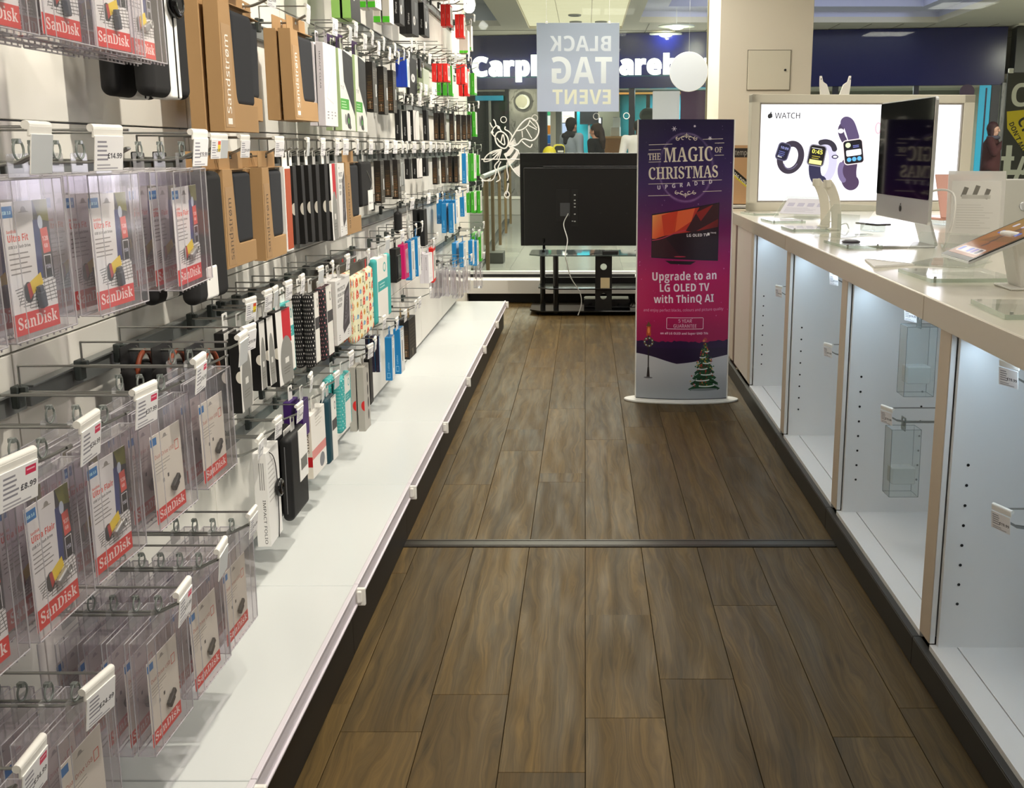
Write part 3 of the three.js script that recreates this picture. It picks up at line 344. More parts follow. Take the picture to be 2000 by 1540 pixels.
// name, what it looks like, category, thickness
const KIND = {
  sd_fit: ['security_case', 'clear case, small red-banded USB card', 'security case', 0.026], sd_flair: ['security_case', 'clear case, long silver USB card', 'security case', 0.026], sd_dual: ['security_case', 'clear case, cream card with black drive', 'security case', 0.026],
  kraft_white: ['sleeve_carton', 'kraft carton with white lettering and dark sleeve', 'carton', 0.032], kraft_black: ['sleeve_carton', 'kraft carton with dark lettering and dark sleeve', 'carton', 0.03],
  lime: ['product_box', 'lime green box', 'box', 0.028], whitegreen: ['product_box', 'beige box with bright green end', 'box', 0.028], royal: ['product_box', 'royal blue box', 'box', 0.026], blackspec: ['product_box', 'black box with grey print', 'box', 0.028], blackdot: ['product_box', 'black card with white disc', 'box', 0.012], red: ['product_box', 'bright red case box', 'box', 0.026], green: ['product_box', 'bright green box', 'box', 0.024], blue: ['product_box', 'sky blue cable box', 'box', 0.026], pink: ['product_box', 'hot pink box with clear window', 'box', 0.026],
  tiger: ['product_box', 'dark box with tawny striped side', 'box', 0.026], toolpack: ['product_box', 'brown and black striped tool pack', 'box', 0.03], blackslim: ['product_box', 'slim black box with white lettering', 'box', 0.02], blackarc: ['product_box', 'black box with white curved front', 'box', 0.022], blacktall: ['product_box', 'tall plain black box', 'box', 0.02], blacktool: ['product_box', 'black pack with smoky window', 'box', 0.026],
  white_slim: ['product_box', 'slim white case box', 'box', 0.022], white_mouse: ['product_box', 'white box with grey tablet picture', 'box', 0.026], targus: ['product_box', 'white box with red block on its side', 'box', 0.026], reddot: ['product_box', 'grey box with red dot on its side', 'box', 0.024], blackpens: ['product_box', 'slim dark purple pack', 'box', 0.014], blackcircle: ['product_box', 'black slim box with white half circle', 'box', 0.018], purple_card: ['product_box', 'dark purple box', 'box', 0.02],
  black_oval: ['product_box', 'black box with white front and grey oval', 'box', 0.022], red_oval: ['product_box', 'white box with red corner and grey oval', 'box', 0.024], grey_oval: ['hanging_card', 'pale grey oval card', 'card', 0.006], orange_card: ['product_box', 'orange box with white border', 'box', 0.014], green_diamond: ['product_box', 'white green box, black diamond picture', 'box', 0.022], white_cablebox: ['product_box', 'white folio box with black cord', 'box', 0.032],
  black_bag: ['laptop_pouch', 'black pouch with white cardboard band', 'pouch', 0.03], black_bag_plain: ['laptop_pouch', 'black pouch with short white paper band', 'pouch', 0.03], black_pouch: ['pouch', 'glossy black pouch with white card', 'pouch', 0.03], headphone_pouch: ['headphone_pouch', 'black pouch with orange strap', 'pouch', 0.03], black_sleeve: ['tablet_sleeve', 'black sleeve with dangling white card', 'sleeve', 0.022], blackbag: ['pouch', 'small black pouch', 'pouch', 0.03], teal_dark: ['tablet_case', 'dark teal case with white wrap', 'case', 0.026], teal_bag: ['tablet_sleeve', 'turquoise sleeve in a white wrap', 'sleeve', 0.026],
  frost: ['security_case', 'frosted case', 'security case', 0.024], greyblister: ['product_box', 'grey box with clear window', 'box', 0.024], clearmini: ['security_case', 'empty-looking clear case', 'security case', 0.022], floral: ['tablet_sleeve', 'cream sleeve printed with red birdhouses', 'sleeve', 0.03], teal_polka: ['tablet_case', 'turquoise white-dotted case', 'case', 0.028], black_polka: ['tablet_case', 'black white-dotted rolled case', 'case', 0.028], pink_polka: ['tablet_case', 'black pink-dotted rolled case', 'case', 0.028],
};
const ROWNAME = { roof: 'topmost', top: 'second', high: 'third', mid: 'fourth', eye: 'fifth', waist: 'sixth', knee: 'seventh', low: 'lowest' };
const rows = {};                                                      // hooks by row, sorted along the aisle before they are built
// S(row, type, depth of the near edge, width, height, how many, pitch, options)
const S = (row, type, dn, W, H, n = 1, pitch = 0, o = {}) => (rows[row] ??= []).push({ row, type, d: dn + W / 2, W, H, n, pitch, ...o });
const E0 = (row, d, o = {}) => (rows[row] ??= []).push({ row, d, n: 0, ...o });
const BAY1 = { face: -0.637, tip: -0.615 };
const protos = {}, hookGeo = {};
function hookParts(len) {
  if (hookGeo[len]) return hookGeo[len];
  const side = (z) => [[0.02, 0, z], [len - 0.045, 0, z], [len - 0.012, 0.012, z], [len, 0.018, z]];
  const pr = J(tube(side(-0.006), 0.0022, 6, 14, false, 0.2), tube(side(0.006), 0.0022, 6, 14, false, 0.2), rod([len, 0.018, -0.006], [len, 0.018, 0.006], 0.0022));
  const arm = bars([[0.022, 0.002, 0.0], [0.022, 0.042, 0.0], [len + 0.004, 0.042, 0.0]], 0.0019);
  return (hookGeo[len] = { pr, arm, clip: J(B(0.012, 0.036, 0.024, 0.0172, -0.006, 0, 0.003), B(0.012, 0.012, 0.012, 0.026, 0.004, 0, 0.002)), holder: J(cyl(0.0042, 0.058, 0, 0, 0, 10).rotateX(Math.PI / 2), B(0.0025, 0.010, 0.058, 0.003, -0.005, 0, 0.0008)) });
}
const tagGeo = new RoundedBoxGeometry(0.0014, 0.037, 0.056, 1, 0.0005), tagFace = (mt) => [mt, m.paper, m.paper, m.paper, m.paper, m.paper];
const ord = (i) => ords[i] ?? `number ${i + 1}`;
function buildRows() {
  for (const [row, list] of Object.entries(rows)) {
    list.sort((a, b) => a.d - b.d);
    list.forEach((s, i) => {
      const near = s.d < 2.0 && s.tip === undefined ? BAY1 : { face: -0.752, tip: -0.741 }, tip = s.tip ?? near.tip, face = s.face ?? near.face, y = s.y ?? ROWY[row], where = `${ord(i)} hook, ${ROWNAME[row]} row`;
      const hp = hookParts(Math.round((tip + 0.885) * 1000) / 1000), kind = s.tag ?? (hash(i, row.length) < 0.2 ? 'blank' : 'plain');
      const h = thing('display_hook', `steel hook with ${kind === 'none' ? 'bare arm' : kind === 'red' ? 'red-cornered price ticket' : kind === 'yellow' ? 'yellow price ticket' : kind === 'blank' ? 'blank ticket' : 'white price ticket'}, ${ord(i)} along the ${ROWNAME[row]} row of the wall`, 'hook', [-0.885, y, -s.d], 0, 'product wall hooks');
      mesh('prong', hp.pr, m.chrome, h); mesh('label_arm', hp.arm, m.chrome, h); mesh('back_clip', hp.clip, m.clip, h);
      if (kind !== 'none') {
        const f = mesh('ticket_holder', hp.holder, m.white, h); f.position.set(tip + 0.885 + 0.006, 0.043, 0); f.rotation.z = -0.12; if (near === BAY1) f.scale.setScalar(1.18); f.rotation.y = rr(-0.14, 0.14) - (s.dTag ? 0 : 0);
        f.position.z = -(s.tagShift ?? 0); const mats = tagMats[kind]; mesh('price_ticket', tagGeo, tagFace(mats[Math.floor(hash(i * 7, row.length) * mats.length)]), f).position.set(0.005, -0.026, 0);
      }
      if (!s.n) return;
      const [nm, look, cat, thick] = KIND[s.type], Tk = s.T ?? thick, key = [s.type, s.W, s.H, Tk].join();
      if (!protos[key]) { protos[key] = new THREE.Group(); PRODUCT[s.type](protos[key], s.W, s.H, Tk); }
      for (let k = 0; k < s.n; k++) {
        const o = protos[key].clone(), x = face - Tk / 2 - k * (s.pitch || Tk + 0.004);
        if (x < -0.868 + Tk / 2) break;
        o.name = numbered(nm); o.position.set(x, y, -s.d); o.rotation.set(0, Math.PI / 2 + rr(-1, 1) * Math.min(0.05, 0.005 / s.W) + (s.yaw ?? 0), 0); o.rotation.order = 'YXZ'; o.rotation.x = rr(-0.012, 0.012); o.rotation.z = s.roll ?? 0;
        o.userData = { label: s.n > 1 ? `${look}, ${ord(k)} in line on ${where}` : `${look} on ${where} of the wall`, category: cat, group: 'products hanging on the wall' };
        scene.add(o);
      }
    });
  }
}
// ---------- what hangs where (metres along the aisle) ----------
// topmost rows
S('top', 'lime', 3.70, 0.17, 0.257, 2, 0.032); S('top', 'whitegreen', 4.155, 0.1, 0.17, 2, 0.034); S('top', 'whitegreen', 4.45, 0.1, 0.19, 2, 0.034); S('top', 'blackspec', 4.69, 0.13, 0.167); S('top', 'blackspec', 5.03, 0.17, 0.175, 2, 0.032); S('top', 'blackspec', 5.40, 0.15, 0.145);
S('top', 'white_slim', 3.42, 0.12, 0.20, 1, 0);
for (const d of [5.85, 6.1, 6.35, 6.85, 7.05, 7.55, 7.75]) E0('roof', d, { tag: 'none', y: 2.06 + (d % 0.5) * 0.06 });
S('roof', 'red', 6.46, 0.1, 0.115, 2, 0.03); S('roof', 'red', 7.15, 0.1, 0.138, 2, 0.028, { y: 2.085 }); S('roof', 'whitegreen', 7.38, 0.1, 0.142, 2, 0.03, { y: 2.015 }); S('roof', 'whitegreen', 8.09 - 0.5, 0.12, 0.16, 2, 0.026, { y: 2.07 });
// eye-catching row of large cartons
S('high', 'sd_fit', 1.20, 0.145, 0.18, 3, 0.034, { tag: 'none' }); S('high', 'sd_fit', 1.355, 0.145, 0.18, 3, 0.036, { tag: 'none' }); S('high', 'sd_fit', 1.508, 0.148, 0.18, 3, 0.036, { tag: 'none' }); S('high', 'sd_flair', 1.662, 0.135, 0.18, 2, 0.04, { face: -0.655 });
S('high', 'black_bag', 1.97, 0.19, 0.255, 3, 0.058, { y: 1.62, face: -0.745, tag: 'none', tip: -0.72, T: 0.035 });
S('high', 'kraft_white', 2.375, 0.245, 0.263, 2, 0.04, { tag: 'plain' }); S('high', 'kraft_white', 2.655, 0.12, 0.232, 1, 0, { face: -0.785, roll: -0.05 }); S('high', 'kraft_white', 2.945, 0.235, 0.226, 2, 0.038); S('high', 'white_slim', 3.30, 0.165, 0.235, 2, 0.026); S('high', 'green_diamond', 3.50, 0.195, 0.245, 2, 0.03); S('high', 'green_diamond', 3.74, 0.185, 0.245, 1, 0);
S('high', 'tiger', 4.04, 0.085, 0.172); S('high', 'tiger', 4.265, 0.085, 0.174); S('high', 'tiger', 4.47, 0.085, 0.162); S('high', 'royal', 4.83, 0.06, 0.12, 2, 0.024, { y: 1.65 }); S('high', 'blackdot', 4.90, 0.2, 0.16, 1, 0, { y: 1.66 }); S('high', 'blackdot', 5.21, 0.06, 0.084, 1, 0, { y: 1.675 }); S('high', 'frost', 5.32, 0.18, 0.12, 3, 0.03, { y: 1.64 });
for (const d of [3.62, 3.9, 4.12, 4.36, 4.58, 4.7]) E0('high', d + 0.07, { y: 1.6 });
S('high', 'red', 6.27, 0.09, 0.097, 3, 0.03, { y: 1.73 }); S('high', 'green', 6.45, 0.09, 0.164, 3, 0.031, { y: 1.73 }); S('high', 'red', 7.17, 0.11, 0.12, 2, 0.032, { y: 1.79 }); S('high', 'red', 7.33, 0.09, 0.17, 2, 0.036, { y: 1.775 }); S('high', 'green', 7.60, 0.14, 0.139, 3, 0.028, { y: 1.765, face: -0.735, tip: -0.725 });
for (const d of [5.75, 5.95, 6.15, 6.7, 6.9, 7.05]) E0('high', d, { y: 1.73, tag: 'none' });
// narrow row in the far bays
S('mid', 'blackslim', 4.59, 0.05, 0.122, 1, 0, { y: 1.43 }); S('mid', 'blackarc', 4.77, 0.11, 0.13, 1, 0, { y: 1.43 }); S('mid', 'blackarc', 4.97, 0.15, 0.134, 1, 0, { y: 1.44 }); S('mid', 'blackslim', 5.38, 0.06, 0.141, 1, 0, { y: 1.453 });
S('mid', 'tiger', 6.05, 0.08, 0.143, 2, 0.03, { y: 1.462 }); S('mid', 'tiger', 6.47, 0.08, 0.153, 1, 0, { y: 1.47 }); S('mid', 'tiger', 6.815, 0.085, 0.155, 1, 0, { y: 1.475 }); S('mid', 'tiger', 7.15, 0.085, 0.155, 1, 0, { y: 1.48 }); S('mid', 'tiger', 7.42, 0.09, 0.159, 2, 0.036, { y: 1.49 }); S('mid', 'green', 7.585, 0.13, 0.162, 2, 0.03, { y: 1.515, face: -0.735, tip: -0.725 });
for (const d of [5.1, 5.25, 5.5, 5.65, 5.8, 6.25, 6.62, 7.0]) E0('mid', d, { y: 1.49, tag: d > 5.6 ? 'none' : 'plain' });
// fifth row
S('eye', 'sd_fit', 1.05, 0.145, 0.18, 2, 0.034); S('eye', 'sd_fit', 1.215, 0.145, 0.18, 2, 0.04, { tag: 'blank', tagShift: -0.03 }); S('eye', 'sd_fit', 1.44, 0.152, 0.182, 4, 0.032, { tag: 'plain', tagShift: -0.08 }); S('eye', 'sd_flair', 1.728, 0.16, 0.184, 4, 0.034, { tag: 'plain', roll: 0.02, tagShift: -0.03 });
S('eye', 'black_bag_plain', 2.08, 0.19, 0.25, 2, 0.075, { face: -0.735, tag: 'yellow', tip: -0.72, T: 0.035 }); E0('eye', 2.29, { tag: 'blank' });
S('eye', 'kraft_black', 2.325, 0.215, 0.205, 4, 0.034); S('eye', 'kraft_black', 2.61, 0.19, 0.215, 2, 0.036); S('eye', 'orange_card', 2.805, 0.065, 0.213, 1, 0, { tag: 'none' }); S('eye', 'blackcircle', 2.885, 0.035, 0.201, 1, 0, { tag: 'none' }); S('eye', 'blackcircle', 2.968, 0.035, 0.207); S('eye', 'blackcircle', 3.047, 0.04, 0.208, 1, 0, { tag: 'none' }); S('eye', 'blackcircle', 3.135, 0.04, 0.214); S('eye', 'blackcircle', 3.24, 0.04, 0.22, 1, 0, { tag: 'none' }); S('eye', 'red_oval', 3.295, 0.085, 0.225, 1, 0); S('eye', 'white_mouse', 3.40, 0.11, 0.222, 1, 0); S('eye', 'kraft_black', 3.53, 0.205, 0.225, 1, 0); S('eye', 'black_sleeve', 3.755, 0.21, 0.15);
S('eye', 'tiger', 4.13, 0.07, 0.155); S('eye', 'tiger', 4.32, 0.075, 0.141); S('eye', 'tiger', 4.5, 0.07, 0.156); S('eye', 'greyblister', 4.585, 0.13, 0.13); S('eye', 'blackslim', 4.81, 0.06, 0.085); S('eye', 'blackarc', 5.03, 0.15, 0.089); S('eye', 'blackslim', 5.325, 0.06, 0.085); S('eye', 'tiger', 5.71, 0.085, 0.136); S('eye', 'tiger', 6.065, 0.085, 0.141); S('eye', 'tiger', 6.65, 0.09, 0.158, 2, 0.034); S('eye', 'blue', 7.09, 0.13, 0.186, 1, 0, { y: 1.245 }); S('eye', 'green', 7.45, 0.13, 0.18, 2, 0.032, { y: 1.243, face: -0.735 }); S('eye', 'green', 7.62, 0.1, 0.138, 1, 0, { face: -0.72, tip: -0.715 });
for (const d of [5.55, 5.9, 6.3, 6.5, 6.9, 7.3]) E0('eye', d, { tag: d > 6.2 ? 'none' : 'plain' });
// waist row
S('waist', 'sd_flair', 1.02, 0.15, 0.18, 2, 0.034, { tag: 'red', tagShift: 0.035 }); S('waist', 'sd_flair', 1.19, 0.152, 0.182, 3, 0.034, { tag: 'red', tagShift: 0.04 }); S('waist', 'sd_flair', 1.36, 0.155, 0.18, 3, 0.036, { tag: 'red', tagShift: 0.045 }); S('waist', 'sd_dual', 1.567, 0.152, 0.18, 3, 0.032, { tag: 'red', tagShift: 0.06 }); S('waist', 'sd_dual', 1.775, 0.16, 0.18, 3, 0.03, { tag: 'blank', tagShift: 0.07 });
S('waist', 'headphone_pouch', 1.955, 0.12, 0.15, 3, 0.06, { tag: 'plain', face: -0.70, tip: -0.63, T: 0.03 });
S('waist', 'black_oval', 2.35, 0.095, 0.178, 2, 0.03, { tag: 'yellow' }); S('waist', 'black_oval', 2.507, 0.05, 0.162); S('waist', 'black_oval', 2.571, 0.05, 0.164); S('waist', 'red_oval', 2.655, 0.115, 0.185); S('waist', 'teal_polka', 2.80, 0.1, 0.19, 1, 0, { face: -0.775 }); S('waist', 'black_polka', 3.01, 0.085, 0.21, 2, 0.032); S('waist', 'pink_polka', 3.14, 0.12, 0.215, 1, 0); S('waist', 'white_mouse', 3.31, 0.2, 0.198, 2, 0.034); S('waist', 'floral', 3.575, 0.34, 0.226, 3, 0.041, { T: 0.032, y: 0.87 }); S('waist', 'teal_bag', 3.955, 0.3, 0.238);
S('waist', 'blacktool', 4.398, 0.09, 0.135); S('waist', 'pink', 4.59, 0.095, 0.143); S('waist', 'blue', 4.767, 0.11, 0.168); S('waist', 'blue', 4.946, 0.11, 0.172); S('waist', 'white_slim', 5.306, 0.11, 0.141, 2, 0.026, { y: 0.78 }); S('waist', 'red', 5.453, 0.11, 0.17, 1, 0, { y: 0.795 });
S('waist', 'blackbag', 4.535, 0.05, 0.09, 1, 0, { y: 1.025, T: 0.03 }); S('waist', 'grey_oval', 4.70, 0.06, 0.1, 1, 0, { y: 1.0 }); S('waist', 'blacktall', 5.18, 0.11, 0.17, 2, 0.03, { y: 0.998 });
S('waist', 'blue', 6.468, 0.13, 0.135, 4, 0.028, { y: 0.982 }); S('waist', 'blue', 6.32, 0.1, 0.165, 2, 0.036, { y: 0.97 }); S('waist', 'blue', 6.93, 0.11, 0.119, 1, 0, { y: 0.98 }); S('waist', 'green', 7.45, 0.13, 0.137, 2, 0.03, { y: 0.992, face: -0.74 }); S('waist', 'green', 7.61, 0.12, 0.149, 2, 0.03, { y: 0.992, face: -0.715, tip: -0.71 });
for (const d of [5.55, 5.75, 5.95, 6.15, 6.75, 7.2]) E0('waist', d, { y: 0.985, tag: d > 5.9 ? 'none' : 'plain' });
// knee row in the far bays
S('knee', 'blue', 6.82, 0.17, 0.149, 2, 0.045, { y: 0.706 }); S('knee', 'blue', 7.2, 0.12, 0.16, 1, 0, { y: 0.69, face: -0.735 }); S('knee', 'blue', 7.4, 0.12, 0.164, 1, 0, { y: 0.67, face: -0.725, tip: -0.72 }); S('knee', 'green', 7.56, 0.17, 0.193, 2, 0.04, { y: 0.712, face: -0.71, tip: -0.705 });
S('knee', 'clearmini', 5.66, 0.12, 0.14, 2, 0.03, { y: 0.66, tag: 'none' }); S('knee', 'clearmini', 6.04, 0.12, 0.15, 2, 0.03, { y: 0.63, tag: 'none' }); S('knee', 'clearmini', 6.4, 0.13, 0.16, 2, 0.03, { y: 0.6, tag: 'none' }); S('knee', 'clearmini', 6.62, 0.13, 0.17, 2, 0.03, { y: 0.56 }); S('knee', 'clearmini', 7.05, 0.14, 0.17, 2, 0.03, { y: 0.54 }); S('knee', 'clearmini', 7.6, 0.14, 0.17, 2, 0.03, { y: 0.5, face: -0.72, tip: -0.71 });
// lowest row
S('low', 'sd_dual', 0.99, 0.145, 0.18, 3, 0.034, { tag: 'red', tagShift: 0.03 }); S('low', 'sd_dual', 1.207, 0.15, 0.182, 5, 0.034, { tag: 'plain', tagShift: -0.02 }); S('low', 'sd_dual', 1.485, 0.15, 0.18, 5, 0.034, { tag: 'red' }); S('low', 'sd_dual', 1.66, 0.16, 0.18, 6, 0.032, { tag: 'blank' }); S('low', 'sd_dual', 1.832, 0.165, 0.182, 4, 0.034, { tag: 'plain', tip: -0.615, face: -0.637 });
S('low', 'white_cablebox', 2.49, 0.12, 0.232, 1, 0, { y: 0.577 }); S('low', 'black_pouch', 2.666, 0.17, 0.221, 2, 0.038, { y: 0.566, face: -0.74 }); S('low', 'purple_card', 2.845, 0.075, 0.1, 2, 0.03, { y: 0.617 }); S('low', 'targus', 2.927, 0.16, 0.18, 1, 0); S('low', 'teal_dark', 3.133, 0.1, 0.2); S('low', 'teal_polka', 3.317, 0.15, 0.177, 2, 0.032, { y: 0.583 }); S('low', 'reddot', 3.658, 0.09, 0.225, 2, 0.028, { y: 0.552 }); S('low', 'blacktall', 3.765, 0.06, 0.164, 1, 0); S('low', 'blackpens', 3.957, 0.04, 0.134, 3, 0.018, { y: 0.608 }); S('low', 'blue', 4.208, 0.08, 0.17); S('low', 'blue', 4.409, 0.095, 0.185); S('low', 'toolpack', 4.653, 0.16, 0.171, 2, 0.034);
E0('low', 2.4, { y: 0.57 }); E0('low', 4.85); E0('low', 5.2, { tag: 'plain' });
buildRows();
// ---------- counter on the other side of the aisle ----------
const CX = 0.823, POSTS = [[1.46, 1.535], [2.445, 2.52], [3.445, 3.52], [4.43, 4.505], [5.405, 5.48]];
{
  const t = thing('display_counter', 'long cream gloss counter top carrying the display tablets', 'counter', [1.6, 0.874, -3.7]);
  mesh('top_slab', B(1.56, 0.062, 5.64, 0, 0, 0, 0.003), M(0xefeadb, 0.16), t);
  mesh('front_edge', B(0.004, 0.058, 5.62, -0.781, 0, 0, 0.001), M(0xd9cfc0, 0.35), t);
  for (const z of [1.06, -0.82]) mesh('joint', B(0.0012, 0.058, 0.0012, -0.7835, 0, z, 0), m.taupe, t);
}
const cabWords = ['first cabinet from the black strip end', 'open cabinet with two empty clear cases on its hooks', 'open cabinet with one bare hook inside', 'narrow-looking open cabinet beside the closed end panel', ''];
for (let i = 0; i < 5; i++) {
  const far = POSTS[i][0], near = i ? POSTS[i - 1][1] : 0.56, mid = (far + near) / 2, L = far - near;
  const g = thing('counter_cabinet', ['open white cabinet mostly outside the frame, first under the counter', 'open white cabinet with a ticketed hook, second under the counter', 'open white cabinet with two empty clear cases inside, third under the counter', 'open white cabinet with one bare hook, fourth under the counter', 'open white cabinet beside the closed end panel of the counter'][i], 'cabinet', [CX, 0, -mid], 0, 'open cabinets under the counter');
  const wm = M(0xf1f2f2, 0.42), sideX = (z) => B(0.43, 0.756, 0.016, 0.232, 0.465, z, 0.0015);
  mesh('back_panel', B(0.012, 0.756, L, 0.45, 0.465, 0, 0.001), wm, g);
  for (const [nm, z, s] of [['side_panel', -L / 2 + 0.009, 1], ['side_panel', L / 2 - 0.009, -1]]) {
    const p = mesh(nm, sideX(z), wm, g), h = [];
    for (const x of [0.055, 0.252]) for (let k = 0; k < 8; k++) h.push(cyl(0.0036, 0.002, 0, 0, 0, 8).rotateX(Math.PI / 2).translate(x, 0.2 + k * 0.0487, z + s * 0.0082));
    mesh('pin_hole', J(h), m.black, p);
  }
  mesh('post', J(B(0.014, 0.752, 0.075, 0.007, 0.467, -L / 2 - 0.0375, 0.0015)), M(0xd8c9b6, 0.45), g);
  mesh('post_inner_face', B(0.012, 0.75, 0.003, 0.0075, 0.467, -L / 2 + 0.0022, 0.0008), wm, g);
  mesh('base_board', J(B(0.061, 0.016, L - 0.002, 0.032, 0.081, 0, 0.001), B(0.375, 0.016, L - 0.002, 0.2525, 0.081, 0, 0.001)), M(0xf4f4f4, 0.35), g);
  mesh('plinth', J(B(0.014, 0.072, L + 0.073, -0.009, 0.036, -0.0365, 0.002), B(0.02, 0.004, L + 0.073, -0.005, 0.0735, -0.0365, 0.001)), M(0x3b3a38, 0.45, { metalness: 0.2 }), g);
  const led = mesh('led_strip', B(0.012, 0.005, L - 0.08, 0.05, 0.8395, 0, 0.001), glow(0xd4eeff, 2.2), g);
  mesh('led_channel', B(0.03, 0.003, L - 0.03, 0.05, 0.8432 - 0.0018, 0, 0.0005), m.alu, g);
  const l = new THREE.RectAreaLight(0xcfeaff, CABINET_LED, L - 0.1, 0.022); l.name = 'cabinet_led_light'; l.position.set(CX + 0.05, 0.835, -mid); l.rotation.set(-Math.PI / 2, 0, Math.PI / 2); scene.add(l);
}
{
  const g = thing('counter_end', 'closed pale end panel and stile at the far end of the counter', 'cabinet', [CX, 0, -5.9]);
  mesh('end_panel', B(0.014, 0.752, 0.50, 0.007, 0.467, 0.165, 0.002), M(0xe3dcd4, 0.5), g); mesh('shadow_gap', B(0.02, 0.752, 0.05, 0.02, 0.467, -0.115, 0), m.dark, g); mesh('stile', B(0.02, 0.752, 0.2, 0.008, 0.467, -0.245, 0.002), M(0xd9cdbe, 0.5), g);
  mesh('plinth', B(0.016, 0.074, 0.76, -0.006, 0.037, 0.03, 0.002), M(0x3b3a38, 0.45, { metalness: 0.2 }), g); mesh('end_board', B(1.45, 0.83, 0.018, 0.74, 0.425, -0.36, 0.002), M(0xe3dcd4, 0.5), g); mesh('carcass', B(1.0, 0.8, 0.02, 0.97, 0.43, 0.42, 0.002), m.white, g);
  mesh('rear_panel', B(0.018, 0.83, 5.5, 1.47, 0.42, 2.3, 0.002), m.white, g);
}
function cabinetHook(d, y, len, label, tagKind = 'plain') {
  const hp = hookParts(len), h = thing('display_hook', label, 'hook', [1.2515 + 0.02, y, -d], Math.PI, 'hooks inside the cabinets');
  mesh('prong', hp.pr, m.chrome, h); mesh('label_arm', hp.arm, m.chrome, h); mesh('back_clip', hp.clip, m.clip, h);
  const f = mesh('ticket_holder', hp.holder, m.white, h); f.position.set(len + 0.006, 0.043, 0); f.rotation.z = -0.1; f.rotation.y = 0.35; mesh('price_ticket', tagGeo, tagFace(tagMats[tagKind][0]), f).position.set(0.005, -0.03, 0);
}
cabinetHook(3.12, 0.47, 0.385, 'steel hook holding the lower empty clear case in the third cabinet'); cabinetHook(3.1, 0.775, 0.34, 'steel hook holding the upper empty clear case in the third cabinet'); cabinetHook(2.15, 0.487, 0.41, 'steel hook with printed ticket in the second cabinet, lower one'); cabinetHook(2.2, 0.78, 0.40, 'steel hook whose ticket peeks below the counter edge, second cabinet'); cabinetHook(4.08, 0.488, 0.35, 'bare steel hook in the fourth cabinet, the lower one'); cabinetHook(3.95, 0.775, 0.37, 'steel hook with ticket tucked under the counter edge, fourth cabinet'); cabinetHook(4.95, 0.60, 0.39, 'steel hook with small ticket in the cabinet by the end panel');
for (const [d, y, x, lab, tilt] of [[3.12, 0.473, 0.93, 'empty clear security case on the lower hook of the third cabinet', 0.12], [3.1, 0.778, 0.95, 'empty clear security case hanging high in the third cabinet', 0.05], [2.15, 0.49, 1.0, 'empty clear security case on the hook of the second cabinet', 0.1]]) {
  const g = thing('security_case', lab, 'security case', [x, y, -d], -Math.PI / 2, 'empty clear cases in the cabinets'), W = 0.07, H = 0.2, K = 0.085;
  mesh('clear_case', new THREE.BoxGeometry(W, H, K).translate(0, -0.02 - H / 2, 0), clearM(0xeef2f2, 0.86, 0.05), g);
  mesh('case_edges', J([-1, 1].map((a) => [-1, 1].map((b) => [rod([a * W / 2, -0.02, b * K / 2], [a * W / 2, -0.02 - H, b * K / 2], 0.0009, 4), rod([-W / 2, -0.12 + a * 0.1, b * K / 2], [W / 2, -0.12 + a * 0.1, b * K / 2], 0.0009, 4), rod([b * W / 2, -0.12 + a * 0.1, -K / 2], [b * W / 2, -0.12 + a * 0.1, K / 2], 0.0009, 4)]))), clearM(0xb9c2c2, 0.62, 0.2), g);
  mesh('security_block', B(W * 0.8, 0.05, K * 0.8, 0, -0.16, 0, 0.004), clearM(0xf4f6f4, 0.5, 0.2), g); mesh('hang_tab', tabGeo(0.045), clearM(0x9fa8a4, 0.6, 0.2), g); g.rotation.z = tilt * 0.4;
}

